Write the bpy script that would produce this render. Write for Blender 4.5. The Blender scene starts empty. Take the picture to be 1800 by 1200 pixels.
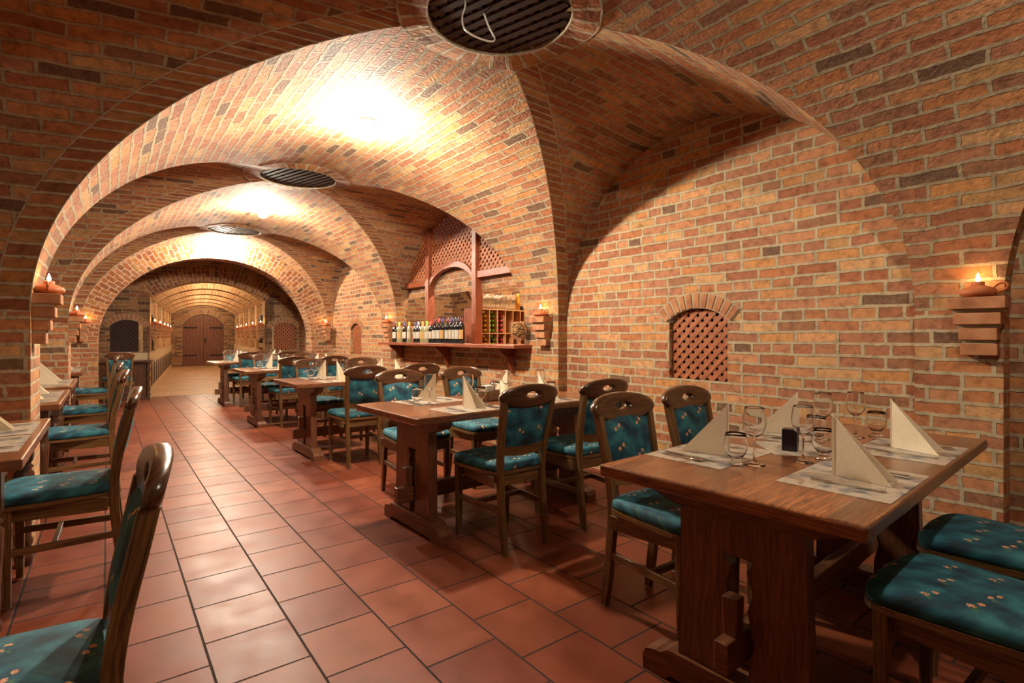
import bpy, math, random
from math import sin, cos, pi, sqrt, radians
from mathutils import Vector, Matrix
from mathutils.geometry import tessellate_polygon
random.seed(7)
SC = bpy.context.scene
COL = SC.collection

# ------------------------------------------------------------------ camera / exposure
cd = bpy.data.cameras.new('camera'); cam = bpy.data.objects.new('camera', cd); COL.objects.link(cam)
cam.location = (0, 0, 1.2); cam.rotation_euler = (pi/2, 0, radians(-37.43))
cd.sensor_width = 36; cd.lens = 18.6; cd.shift_y = -10/1800; cd.clip_start = 0.02
SC.camera = cam
SC.view_settings.view_transform = 'Standard'
SC.view_settings.look = 'None'
SC.view_settings.gamma = 1.0
SC.view_settings.use_curve_mapping = False
SC.view_settings.exposure = 0.55
w = bpy.data.worlds.new('world'); SC.world = w; w.use_nodes = True
w.node_tree.nodes['Background'].inputs[0].default_value = (.30, .22, .20, 1)
w.node_tree.nodes['Background'].inputs[1].default_value = .15
LAMP_E = 1300.0       # emission strength of the ceiling globes
FLAME_E = 110.0

# ------------------------------------------------------------------ materials
def srgb(r, g, b):
    f = lambda c: (c/255/12.92) if c/255 <= .04045 else ((c/255+.055)/1.055)**2.4
    return (f(r), f(g), f(b), 1)
class NT:
    def __init__(s, name):
        s.m = bpy.data.materials.new(name); s.m.use_nodes = True; s.t = s.m.node_tree
        s.b = s.t.nodes['Principled BSDF']
    def n(s, typ, **kw):
        nd = s.t.nodes.new(typ)
        for k, v in kw.items():
            if k.startswith('i_'): nd.inputs[int(k[2:]) if k[2:].isdigit() else k[2:].replace('_', ' ')].default_value = v
            else: setattr(nd, k, v)
        return nd
    def l(s, a, b): s.t.links.new(a, b)
    def mix(s, fac, a, b, typ='MIX'):
        nd = s.t.nodes.new('ShaderNodeMix'); nd.data_type = 'RGBA'; nd.blend_type = typ
        for sock, v in ((nd.inputs[0], fac), (nd.inputs[6], a), (nd.inputs[7], b)):
            if hasattr(v, 'links'): s.l(v, sock)
            else: sock.default_value = v
        return nd.outputs[2]
    def ramp(s, fac, stops, interp='LINEAR'):
        nd = s.t.nodes.new('ShaderNodeValToRGB'); nd.color_ramp.interpolation = interp
        e = nd.color_ramp.elements
        while len(e) > 1: e.remove(e[0])
        e[0].position = stops[0][0]; e[0].color = stops[0][1]
        for p, c in stops[1:]:
            x = e.new(p); x.color = c
        s.l(fac, nd.inputs[0]); return nd.outputs[0]
    def math(s, op, a, b=0.0):
        nd = s.t.nodes.new('ShaderNodeMath'); nd.operation = op
        for i, v in ((0, a), (1, b)):
            if hasattr(v, 'links'): s.l(v, nd.inputs[i])
            else: nd.inputs[i].default_value = v
        return nd.outputs[0]
    def bump(s, h, strength=.5, dist=.01, nrm=None):
        nd = s.n('ShaderNodeBump'); nd.inputs['Strength'].default_value = strength; nd.inputs['Distance'].default_value = dist
        s.l(h, nd.inputs['Height'])
        if nrm: s.l(nrm, nd.inputs['Normal'])
        return nd.outputs[0]
    def set(s, **kw):
        for k, v in kw.items():
            k = k.replace('_', ' ')
            if hasattr(v, 'links'): s.l(v, s.b.inputs[k])
            else: s.b.inputs[k].default_value = v

def brick_mat(name, cols, mortar, bw=.245, rh=.072, ms=.0085, off=.5, wob=.010, rough=.85, depth=.008, freq=2, sq=1):
    t = NT(name)
    uv = t.n('ShaderNodeTexCoord').outputs['UV']
    nz = t.n('ShaderNodeTexNoise'); nz.inputs['Scale'].default_value = 5.0; nz.inputs['Detail'].default_value = 3
    t.l(uv, nz.inputs['Vector'])
    sub = t.n('ShaderNodeVectorMath', operation='SUBTRACT'); t.l(nz.outputs['Color'], sub.inputs[0]); sub.inputs[1].default_value = (.5, .5, .5)
    scl = t.n('ShaderNodeVectorMath', operation='SCALE'); t.l(sub.outputs[0], scl.inputs[0]); scl.inputs['Scale'].default_value = wob*2.4
    add = t.n('ShaderNodeVectorMath', operation='ADD'); t.l(uv, add.inputs[0]); t.l(scl.outputs[0], add.inputs[1])
    nf = t.n('ShaderNodeTexNoise'); nf.inputs['Scale'].default_value = 55; nf.inputs['Detail'].default_value = 4
    t.l(uv, nf.inputs['Vector'])
    sub2 = t.n('ShaderNodeVectorMath', operation='SUBTRACT'); t.l(nf.outputs['Color'], sub2.inputs[0]); sub2.inputs[1].default_value = (.5, .5, .5)
    scl2 = t.n('ShaderNodeVectorMath', operation='SCALE'); t.l(sub2.outputs[0], scl2.inputs[0]); scl2.inputs['Scale'].default_value = .010
    add2 = t.n('ShaderNodeVectorMath', operation='ADD'); t.l(add.outputs[0], add2.inputs[0]); t.l(scl2.outputs[0], add2.inputs[1])
    b = t.n('ShaderNodeTexBrick'); b.offset = off; b.offset_frequency = freq; b.squash = sq; b.squash_frequency = 3
    t.l(add2.outputs[0], b.inputs['Vector'])
    for k, v in (('Color1', (0, 0, 0, 1)), ('Color2', (1, 1, 1, 1)), ('Mortar', (.5, .5, .5, 1)), ('Scale', 1), ('Mortar Size', ms),
                 ('Mortar Smooth', .25), ('Bias', 0), ('Brick Width', bw), ('Row Height', rh)): b.inputs[k].default_value = v
    n = len(cols)
    c = t.ramp(b.outputs['Color'], [(i/n, cols[i]) for i in range(n)], 'CONSTANT')
    n2 = t.n('ShaderNodeTexNoise'); n2.inputs['Scale'].default_value = 22; n2.inputs['Detail'].default_value = 5; n2.inputs['Roughness'].default_value = .65
    t.l(uv, n2.inputs['Vector'])
    stain = t.ramp(n2.outputs['Fac'], [(.30, (.45, .38, .38, 1)), (.50, (1, 1, 1, 1)), (.72, (1.35, 1.3, 1.2, 1))])
    c = t.mix(.8, c, stain, 'MULTIPLY')
    n3 = t.n('ShaderNodeTexNoise'); n3.inputs['Scale'].default_value = 1.3; n3.inputs['Detail'].default_value = 2
    t.l(uv, n3.inputs['Vector'])
    c = t.mix(.5, c, t.ramp(n3.outputs['Fac'], [(.35, (.78, .72, .70, 1)), (.65, (1.12, 1.1, 1.05, 1))]), 'MULTIPLY')
    mc = t.mix(.6, mortar, stain, 'MULTIPLY')
    smear = t.ramp(nf.outputs['Fac'], [(.60, (0, 0, 0, 1)), (.72, (1, 1, 1, 1))])
    c = t.mix(t.math('MULTIPLY', smear, .35), c, mortar)
    c = t.mix(b.outputs['Fac'], c, mc)
    hh = t.math('SUBTRACT', t.math('MULTIPLY', nf.outputs['Fac'], .35), b.outputs['Fac'])
    hh = t.math('ADD', hh, t.math('MULTIPLY', b.outputs['Color'], .35))
    t.set(Base_Color=c, Roughness=rough, Normal=t.bump(hh, .9, depth))
    t.b.inputs['Specular IOR Level'].default_value = .3
    return t.m

BR = [srgb(155, 102, 66), srgb(167, 116, 72), srgb(145, 92, 64), srgb(161, 122, 76), srgb(139, 86, 56), srgb(167, 116, 80), srgb(153, 104, 74), srgb(159, 104, 62), srgb(175, 134, 90), srgb(131, 90, 62), srgb(149, 98, 70), srgb(163, 110, 74),
      srgb(145, 88, 56), srgb(171, 120, 70), srgb(155, 98, 60), srgb(101, 74, 54), srgb(145, 96, 68), srgb(177, 128, 86)]
MORT = srgb(178, 162, 132)
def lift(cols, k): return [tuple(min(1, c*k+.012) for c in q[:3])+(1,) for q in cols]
M = {}
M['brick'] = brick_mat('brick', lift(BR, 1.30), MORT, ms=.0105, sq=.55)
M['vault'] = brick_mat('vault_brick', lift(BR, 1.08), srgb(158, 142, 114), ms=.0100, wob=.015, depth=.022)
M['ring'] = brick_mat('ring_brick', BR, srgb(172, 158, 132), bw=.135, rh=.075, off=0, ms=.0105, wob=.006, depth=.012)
M['ring2'] = brick_mat('ring_brick_double', BR, srgb(190, 165, 140), bw=.135, rh=.07, off=.5, ms=.008, wob=.006)
M['oldbrick'] = brick_mat('old_brick', [srgb(150, 100, 70), srgb(164, 118, 80), srgb(136, 96, 72), srgb(170, 126, 88), srgb(110, 78, 62)], srgb(160, 146, 118), wob=.014)
M['pale'] = brick_mat('tunnel_brick', [srgb(196, 150, 104), srgb(204, 164, 118), srgb(188, 140, 96)], srgb(206, 184, 148))
M['paver'] = brick_mat('paver', [srgb(190, 150, 106), srgb(182, 142, 100), srgb(196, 160, 116)], srgb(160, 132, 98), bw=.2, rh=.1, ms=.005, rough=.5)

def tile_mat():
    t = NT('terracotta_tile')
    uv = t.n('ShaderNodeTexCoord').outputs['UV']
    b = t.n('ShaderNodeTexBrick'); b.offset = .5; b.offset_frequency = 2; b.squash = 1
    t.l(uv, b.inputs['Vector'])
    for k, v in (('Color1', (0, 0, 0, 1)), ('Color2', (1, 1, 1, 1)), ('Mortar', (.5, .5, .5, 1)), ('Scale', 1), ('Mortar Size', .0048),
                 ('Mortar Smooth', .2), ('Bias', 0), ('Brick Width', .328), ('Row Height', .309)): b.inputs[k].default_value = v
    c = t.ramp(b.outputs['Color'], [(0, srgb(116, 56, 36)), (.3, srgb(124, 62, 39)), (.55, srgb(106, 50, 34)), (.8, srgb(130, 68, 43))], 'LINEAR')
    n2 = t.n('ShaderNodeTexNoise'); n2.inputs['Scale'].default_value = 6; n2.inputs['Detail'].default_value = 6
    t.l(uv, n2.inputs['Vector'])
    c = t.mix(.7, c, t.ramp(n2.outputs['Fac'], [(.3, (.72, .7, .68, 1)), (.6, (1.1, 1.08, 1.05, 1))]), 'MULTIPLY')
    c = t.mix(b.outputs['Fac'], c, srgb(52, 40, 36))
    n4 = t.n('ShaderNodeTexNoise'); n4.inputs['Scale'].default_value = 140; n4.inputs['Detail'].default_value = 2
    t.l(uv, n4.inputs['Vector'])
    r = t.ramp(n2.outputs['Fac'], [(.35, (.36,)*3+(1,)), (.65, (.46,)*3+(1,))])
    r = t.mix(b.outputs['Fac'], r, (.9, .9, .9, 1))
    h = t.math('SUBTRACT', t.math('ADD', t.math('MULTIPLY', n4.outputs['Fac'], .06), t.math('MULTIPLY', n2.outputs['Fac'], .09)), b.outputs['Fac'])
    t.set(Base_Color=c, Roughness=r, Normal=t.bump(h, .6, .004))
    t.b.inputs['Specular IOR Level'].default_value = .22
    return t.m
M['tile'] = tile_mat()

def wood_mat(name, dark, light, rough=.38, coat=.25, scale=1.0, staves=False):
    t = NT(name)
    uv = t.n('ShaderNodeTexCoord').outputs['UV']
    mp = t.n('ShaderNodeMapping'); mp.inputs['Scale'].default_value = (3*scale, 42*scale, 1); t.l(uv, mp.inputs[0])
    n = t.n('ShaderNodeTexNoise'); n.inputs['Scale'].default_value = 1.6; n.inputs['Detail'].default_value = 7; n.inputs['Distortion'].default_value = 1.2
    t.l(mp.outputs[0], n.inputs['Vector'])
    c = t.ramp(n.outputs['Fac'], [(.3, dark), (.68, light)])
    mp2 = t.n('ShaderNodeMapping'); mp2.inputs['Scale'].default_value = (14*scale, 260*scale, 1); t.l(uv, mp2.inputs[0])
    n2 = t.n('ShaderNodeTexNoise'); n2.inputs['Scale'].default_value = 1; n2.inputs['Detail'].default_value = 3; t.l(mp2.outputs[0], n2.inputs['Vector'])
    c = t.mix(.7, c, t.ramp(n2.outputs['Fac'], [(.38, (.5, .45, .42, 1)), (.52, (1, 1, 1, 1))]), 'MULTIPLY')
    if staves:
        b = t.n('ShaderNodeTexBrick'); b.offset = .4; t.l(uv, b.inputs['Vector'])
        for k, v in (('Color1', (.45, .42, .40, 1)), ('Color2', (1.35, 1.3, 1.25, 1)), ('Mortar', (.55, .5, .5, 1)), ('Scale', 1), ('Mortar Size', .0006),
                     ('Brick Width', .46), ('Row Height', .135)): b.inputs[k].default_value = v
        c = t.mix(.8, c, b.outputs['Color'], 'MULTIPLY')
    t.set(Base_Color=c, Roughness=rough, Normal=t.bump(n2.outputs['Fac'], .25, .002))
    t.b.inputs['Coat Weight'].default_value = coat; t.b.inputs['Coat Roughness'].default_value = .18
    return t.m
M['oak'] = wood_mat('chair_oak', srgb(66, 46, 26), srgb(132, 96, 54))
M['oak_dark'] = wood_mat('rail_oak', srgb(58, 36, 24), srgb(106, 68, 40), rough=.28, coat=.5)
M['oak_left'] = wood_mat('dark_oak', srgb(50, 32, 24), srgb(96, 60, 38), rough=.3, coat=.4)
M['table'] = wood_mat('table_oak', srgb(78, 46, 30), srgb(132, 82, 52))
M['tabletop'] = wood_mat('table_top_wood', srgb(104, 62, 40), srgb(160, 102, 64), rough=.26, coat=.4, staves=True)
M['cherry'] = wood_mat('cherry', srgb(112, 54, 34), srgb(166, 88, 52), rough=.42, coat=.08)
M['lattice'] = wood_mat('lattice_wood', srgb(140, 78, 44), srgb(190, 112, 66), rough=.6, coat=0)
M['lattice_dark'] = wood_mat('dark_lattice_wood', srgb(46, 28, 24), srgb(70, 42, 34), rough=.7, coat=0)
M['rackwood'] = wood_mat('rack_wood', srgb(176, 124, 76), srgb(206, 156, 104), rough=.55, coat=0)
M['door'] = wood_mat('door_wood', srgb(84, 46, 28), srgb(142, 86, 52), rough=.55, coat=0)

def plain(name, c, rough=.5, metal=0, **kw):
    t = NT(name); t.set(Base_Color=c, Roughness=rough, Metallic=metal)
    n = t.n('ShaderNodeTexNoise'); n.inputs['Scale'].default_value = 30
    cc = t.mix(.35, c, t.ramp(n.outputs['Fac'], [(.3, (.75, .75, .75, 1)), (.7, (1.1, 1.1, 1.1, 1))]), 'MULTIPLY'); t.set(Base_Color=cc)
    for k, v in kw.items(): t.b.inputs[k.replace('_', ' ')].default_value = v
    return t.m
M['black'] = plain('dark_void', srgb(26, 18, 18), .9)
M['iron'] = plain('iron', srgb(40, 36, 36), .5, .8)
M['steel'] = plain('steel', (.62, .6, .57, 1), .22, 1)
M['terra'] = plain('terracotta', srgb(186, 104, 58), .6)
M['whitepl'] = plain('white_plastic', srgb(225, 220, 210), .4)
M['plaster'] = plain('pale_plaster', srgb(216, 190, 150), .8)
M['cork'] = plain('cork', srgb(190, 146, 98), .8)
M['blackgloss'] = plain('black_ceramic', srgb(24, 20, 28), .25)
M['bgl'] = plain('bottle_glass', srgb(20, 24, 26), .08, Specular_IOR_Level=.8)
M['bgl2'] = plain('bottle_glass_pale', srgb(150, 146, 108), .08, Specular_IOR_Level=.8)
M['amber'] = plain('amber_bottle', srgb(150, 100, 30), .1)
for k, c in dict(yellow=(226, 190, 60), green=(120, 190, 50), red=(180, 44, 48), blue=(48, 56, 120), gold=(196, 150, 60), silver=(150, 150, 150),
                 orange=(220, 150, 60), maroon=(110, 40, 44), violet=(70, 52, 110), navy=(34, 40, 60)).items():
    M['cap_'+k] = plain('capsule_'+k, srgb(*c), .35)
def label_mat():
    t = NT('bottle_label'); uv = t.n('ShaderNodeTexCoord').outputs['Object']
    wv = t.n('ShaderNodeTexWave', bands_direction='Z'); wv.inputs['Scale'].default_value = 22; wv.inputs['Distortion'].default_value = 3; wv.inputs['Detail Scale'].default_value = 8
    t.l(uv, wv.inputs['Vector'])
    t.set(Base_Color=t.ramp(wv.outputs['Fac'], [(.0, srgb(90, 70, 80)), (.28, srgb(214, 206, 190)), (1, srgb(226, 218, 204))]), Roughness=.6); return t.m
M['label'] = label_mat(); M['label_g'] = plain('gold_label', srgb(196, 156, 92), .6); M['label_r'] = plain('cream_label', srgb(204, 186, 160), .6)
M['slot_shade'] = plain('painted_slot_shade', srgb(74, 44, 34), .7)  # dark colour standing in for the shade inside the parapet slots
def glass_mat():
    t = NT('clear_glass'); out = t.t.nodes['Material Output']
    tr_ = t.n('ShaderNodeBsdfTransparent'); tr_.inputs[0].default_value = (.96, .97, .96, 1)
    gl = t.n('ShaderNodeBsdfGlossy'); gl.inputs['Roughness'].default_value = .06; gl.inputs[0].default_value = (1, 1, 1, 1)
    lw = t.n('ShaderNodeLayerWeight'); lw.inputs['Blend'].default_value = .22
    f = t.math('ADD', t.math('MULTIPLY', lw.outputs['Fresnel'], .45), .035)
    mx = t.n('ShaderNodeMixShader'); t.l(f, mx.inputs[0]); t.l(tr_.outputs[0], mx.inputs[1]); t.l(gl.outputs[0], mx.inputs[2]); t.l(mx.outputs[0], out.inputs['Surface'])
    return t.m
M['glass'] = glass_mat()
def solid_glass():
    t = NT('drinking_glass'); t.set(Base_Color=(1, 1, 1, 1), Roughness=0.0, IOR=1.45); t.b.inputs['Transmission Weight'].default_value = 1; return t.m
M['glass_solid'] = solid_glass()
def emit(name, c, s):
    t = NT(name); t.set(Base_Color=c); t.b.inputs['Emission Color'].default_value = c; t.b.inputs['Emission Strength'].default_value = s; return t.m
M['lamp'] = emit('lamp_globe', (1, .90, .72, 1), LAMP_E)
M['lamp_s'] = emit('lamp_globe_small', (1, .80, .55, 1), LAMP_E)
M['flame'] = emit('flame', (1, .55, .20, 1), FLAME_E)
def napkin_mat():
    t = NT('linen_paper'); uv = t.n('ShaderNodeTexCoord').outputs['Object']
    n = t.n('ShaderNodeTexNoise'); n.inputs['Scale'].default_value = 260; n.inputs['Detail'].default_value = 2; t.l(uv, n.inputs['Vector'])
    t.set(Base_Color=t.ramp(n.outputs['Fac'], [(.3, srgb(232, 214, 182)), (.7, srgb(246, 232, 206))]), Roughness=.9, Normal=t.bump(n.outputs['Fac'], .4, .001)); return t.m
M['napkin'] = napkin_mat()
def mat_mat():
    t = NT('printed_paper'); uv = t.n('ShaderNodeTexCoord').outputs['Object']
    n = t.n('ShaderNodeTexNoise'); n.inputs['Scale'].default_value = 9; n.inputs['Detail'].default_value = 6; n.inputs['Distortion'].default_value = 1.4; t.l(uv, n.inputs['Vector'])
    c = t.ramp(n.outputs['Fac'], [(.30, srgb(58, 60, 72)), (.38, srgb(120, 118, 122)), (.45, srgb(176, 166, 150)), (.58, srgb(184, 168, 146)), (.66, srgb(140, 108, 86)), (.76, srgb(160, 156, 150))])
    w1 = t.n('ShaderNodeTexWave', bands_direction='DIAGONAL'); w1.inputs['Scale'].default_value = 16; w1.inputs['Distortion'].default_value = 14; w1.inputs['Detail'].default_value = 4; t.l(uv, w1.inputs['Vector'])
    c = t.mix(.6, c, t.ramp(w1.outputs['Fac'], [(.0, (.35, .35, .4, 1)), (.12, (1, 1, 1, 1))]), 'MULTIPLY')
    t.set(Base_Color=c, Roughness=.35); return t.m
M['mat'] = mat_mat()
def fabric_mat():
    t = NT('teal_velvet'); uv = t.n('ShaderNodeTexCoord').outputs['UV']
    n = t.n('ShaderNodeTexNoise'); n.inputs['Scale'].default_value = 12; n.inputs['Detail'].default_value = 5; t.l(uv, n.inputs['Vector'])
    c = t.ramp(n.outputs['Fac'], [(.34, srgb(8, 40, 54)), (.50, srgb(20, 80, 98)), (.66, srgb(46, 120, 132))])
    def flower(off, r0, colr, petal, scale=8.2, rnd=.35):
        mp = t.n('ShaderNodeMapping'); mp.inputs['Location'].default_value = (off[0], off[1], 0); t.l(uv, mp.inputs[0])
        v = t.n('ShaderNodeTexVoronoi', voronoi_dimensions='2D'); v.inputs['Scale'].default_value = scale; v.inputs['Randomness'].default_value = rnd; t.l(mp.outputs[0], v.inputs['Vector'])
        p = t.n('ShaderNodeTexVoronoi', voronoi_dimensions='2D'); p.inputs['Scale'].default_value = 120; t.l(mp.outputs[0], p.inputs['Vector'])
        d = t.math('ADD', v.outputs['Distance'], t.math('MULTIPLY', p.outputs['Distance'], petal))
        return t.math('LESS_THAN', d, r0), p
    f3, _ = flower((.014, .012), .115, None, .13); c = t.mix(f3, c, srgb(70, 112, 84))
    f1, p1 = flower((0, 0), .105, None, .09)
    c = t.mix(f1, c, t.ramp(p1.outputs['Distance'], [(.1, srgb(226, 196, 150)), (.5, srgb(206, 120, 92))]))
    f2, p2 = flower((-.024, .014), .092, None, .07)
    c = t.mix(f2, c, t.ramp(p2.outputs['Distance'], [(.1, srgb(220, 128, 84)), (.6, srgb(214, 180, 130))]))
    f4 = t.n('ShaderNodeTexNoise'); f4.inputs['Scale'].default_value = 500; t.l(uv, f4.inputs['Vector'])
    t.set(Base_Color=c, Roughness=.75, Normal=t.bump(f4.outputs['Fac'], .3, .001))
    t.b.inputs['Sheen Weight'].default_value = .4; t.b.inputs['Sheen Roughness'].default_value = .35; t.b.inputs['Sheen Tint'].default_value = srgb(90, 170, 180)
    return t.m
M['fabric'] = fabric_mat()

# ------------------------------------------------------------------ mesh builder
class MB:
    def __init__(s): s.v = []; s.f = []; s.uv = []; s.mi = []; s.sm = []
    def add(s, vs, fs, uvs=None, mi=0, sm=False):
        o = len(s.v); s.v += [tuple(p) for p in vs]
        for i, f in enumerate(fs):
            s.f.append([o+k for k in f]); s.mi.append(mi); s.sm.append(sm)
            if uvs is None: s.uv.append([(vs[k][0]+vs[k][1]*.3, vs[k][2]+vs[k][1]*.7) for k in f])
            elif callable(uvs): s.uv.append([uvs(vs[k]) for k in f])
            elif isinstance(uvs, dict): s.uv.append(uvs[i])
            else: s.uv.append([uvs[k] for k in f])
    def grid(s, P, UV, mi=0, sm=True, skip=None):
        """P[i][j] points"""
        n, m = len(P), len(P[0])
        vs = [p for r in P for p in r]; uv = [p for r in UV for p in r]; fs = []
        for i in range(n-1):
            for j in range(m-1):
                q = [i*m+j, i*m+j+1, (i+1)*m+j+1, (i+1)*m+j]
                if skip:
                    c = [sum(vs[k][a] for k in q)/4 for a in range(3)]
                    if skip(c): continue
                fs.append(q)
        s.add(vs, fs, uv, mi, sm)
    def box(s, c, d, T=None, g=0, mi=0, taper=None):
        """c centre, d full sizes, T matrix, g grain axis"""
        hx, hy, hz = d[0]/2, d[1]/2, d[2]/2
        L = [(x, y, z) for z in (-hz, hz) for y in (-hy, hy) for x in (-hx, hx)]
        fs = [(0, 2, 3, 1), (4, 5, 7, 6), (0, 1, 5, 4), (2, 6, 7, 3), (0, 4, 6, 2), (1, 3, 7, 5)]
        na = [2, 2, 1, 1, 0, 0]; ou, ov = random.random()*5, random.random()*5
        W = []
        for p in L:
            k = 1.0
            if taper and p[2] < 0: q = (p[0]*taper, p[1]*taper, p[2])
            else: q = p
            q = Vector(q)
            q = (T @ q if T else q)+Vector(c); W.append(tuple(q))
        uvs = {}
        for i, f in enumerate(fs):
            ax = [a for a in (0, 1, 2) if a != na[i]]
            if g in ax: ax = [g]+[a for a in ax if a != g]
            uvs[i] = [(L[k][ax[0]]+ou, L[k][ax[1]]+ov+na[i]*.37) for k in f]
        s.add(W, fs, uvs, mi)
    def prism(s, poly, w0, w1, fn, mi=0, g=0, holes=(), sm=False):
        """poly in (u,v) extruded from w0 to w1; fn(u,v,w)->xyz"""
        loops = [list(poly)]+[list(h) for h in holes]
        pts = [p for l in loops for p in l]
        tri = tessellate_polygon([[Vector((p[0], p[1], 0)) for p in l] for l in loops])
        ou, ov = random.random()*5, random.random()*5
        U = lambda p: (p[0]+ou, p[1]+ov) if g == 0 else (p[1]+ou, p[0]+ov)
        for w_ in (w0, w1):
            s.add([fn(p[0], p[1], w_) for p in pts], [tuple(t) for t in tri], [U(p) for p in pts], mi)
        for l in loops:
            n = len(l); acc = 0
            for i in range(n):
                a, b = l[i], l[(i+1) % n]; d = math.hypot(b[0]-a[0], b[1]-a[1])
                s.add([fn(a[0], a[1], w0), fn(b[0], b[1], w0), fn(b[0], b[1], w1), fn(a[0], a[1], w1)], [(0, 1, 2, 3)],
                      [(acc+ou, ov), (acc+d+ou, ov), (acc+d+ou, ov+w1-w0), (acc+ou, ov+w1-w0)], mi, sm); acc += d
    def panel(s, outer, holes, fn, mi=0, uvf=None):
        pts = list(outer)+[p for h in holes for p in h]
        tri = tessellate_polygon([[Vector((p[0], p[1], 0)) for p in l] for l in [outer]+list(holes)])
        s.add([fn(*p) for p in pts], [tuple(t) for t in tri], [uvf(*p) if uvf else p for p in pts], mi)
    def lathe(s, prof, c=(0, 0, 0), n=24, T=None, mi=0, sm=True, sx=1, sy=1):
        P = []; UV = []
        for r, z in prof:
            row = []; ru = []
            for j in range(n+1):
                a = 2*pi*j/n; p = Vector((r*cos(a)*sx, r*sin(a)*sy, z))
                if T: p = T @ p
                row.append(tuple(p+Vector(c))); ru.append((z*1.0, r*a))
            P.append(row); UV.append(ru)
        s.grid(P, UV, mi, sm)
    def tube(s, path, r, n=8, mi=0, rs=None):
        P = []; UV = []; L = 0; pr = None; up0 = Vector((0, 0, 1))
        path = [Vector(p) for p in path]
        for i, p in enumerate(path):
            t = (path[min(i+1, len(path)-1)]-path[max(i-1, 0)]).normalized()
            a = t.cross(up0 if abs(t.z) < .95 else Vector((1, 0, 0))).normalized(); b = t.cross(a)
            if pr is not None: L += (p-pr).length
            pr = p; rr = rs[i] if rs else r
            P.append([tuple(p+(a*cos(2*pi*j/n)+b*sin(2*pi*j/n))*rr) for j in range(n+1)]); UV.append([(L, rr*2*pi*j/n) for j in range(n+1)])
        s.grid(P, UV, mi, True)
        for k in (0, -1):
            s.add(P[k][:-1], [tuple(range(n))], None, mi)
    def build(s, name, mats, parent=None, bevel=0, kind=None, segs=2):
        me = bpy.data.meshes.new(name); me.from_pydata(s.v, [], s.f)
        ul = me.uv_layers.new(name='UVMap')
        k = 0; flat = []
        for u in s.uv:
            for p in u: flat += [p[0], p[1]]
        ul.data.foreach_set('uv', flat)
        if not isinstance(mats, (list, tuple)): mats = [mats]
        for m in mats: me.materials.append(m)
        me.polygons.foreach_set('material_index', s.mi); me.polygons.foreach_set('use_smooth', s.sm)
        me.update()
        o = bpy.data.objects.new(name, me); COL.objects.link(o)
        if parent: o.parent = parent
        if bevel:
            b = o.modifiers.new('bevel', 'BEVEL'); b.width = bevel; b.segments = segs; b.limit_method = 'ANGLE'; b.angle_limit = radians(40); b.harden_normals = False
            wd = o.modifiers.new('weld', 'WELD'); wd.merge_threshold = .0002
            o.modifiers.move(1, 0)
        if kind: o['kind'] = kind
        return o
def tag(o, label, cat, group=None, kind=None):
    o['label'] = label; o['category'] = cat
    if group: o['group'] = group
    if kind: o['kind'] = kind
    return o
def empty(name, loc=(0, 0, 0), rz=0):
    o = bpy.data.objects.new(name, None); COL.objects.link(o); o.location = loc; o.rotation_euler = (0, 0, rz); o.empty_display_size = .1; return o
def copy_tree(o, parent=None):
    c = o.copy(); COL.objects.link(c)
    if parent: c.parent = parent
    for ch in list(o.children): copy_tree(ch, c)
    return c
def put(proto, used, loc, rz, label, group=None, cat=None):
    o = copy_tree(proto) if used else proto
    o.location = loc; o.rotation_euler = (0, 0, rz); o['label'] = label
    if group: o['group'] = group
    elif 'group' in o: del o['group']
    return o
def RZ(a): return Matrix.Rotation(a, 4, 'Z')
def RX(a): return Matrix.Rotation(a, 4, 'X')
def RY(a): return Matrix.Rotation(a, 4, 'Y')

# ------------------------------------------------------------------ vault geometry
K = .04                                   # the nave's cross direction is a little skewed
WARP = .20                                # and its crown line lies a little nearer than the springing points
def sh(x, y, z):
    c = (x-1.535)/1.865
    return (x, y+K*(3.4-x)-WARP*max(0, 1-c*c), z)
XR, XL = 3.4, -.33
XC, A = (XR+XL)/2, (XR-XL)/2
ZS, B = 1.33, 1.47
XR2, XL2 = 3.51, -1.75
BAYS = [(-.82, 1.40), (2.325, 1.395), (5.74, 1.51), (9.05, 1.30)]
Y0, Y1 = -4.2, 13.4
NS = 72
PH = [pi*i/NS for i in range(NS+1)]
def H(x, y):
    """vault height above a nave point (unsheared y)"""
    c = (x-XC)/A; h = ZS+B*sqrt(max(0, 1-c*c))
    for yc, a in BAYS:
        d = (y-yc)/a
        if abs(d) < 1: h = max(h, ZS+B*sqrt(1-d*d))
    return h
OCU = [(XC+.015, 2.25), (XC, 5.68), (XC, 9.03)]
def in_oc(c):
    for ox, oy in OCU:
        if math.hypot(c[0]-ox, c[1]-sh(ox, oy, 0)[1]) < .40: return True
    return False
def arc_len(ax, bz):
    L = [0]
    for i in range(1, NS+1):
        L.append(L[-1]+math.hypot(ax*(cos(PH[i])-cos(PH[i-1])), bz*(sin(PH[i])-sin(PH[i-1]))))
    return L
ceil = MB()
RINGW = .14
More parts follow.
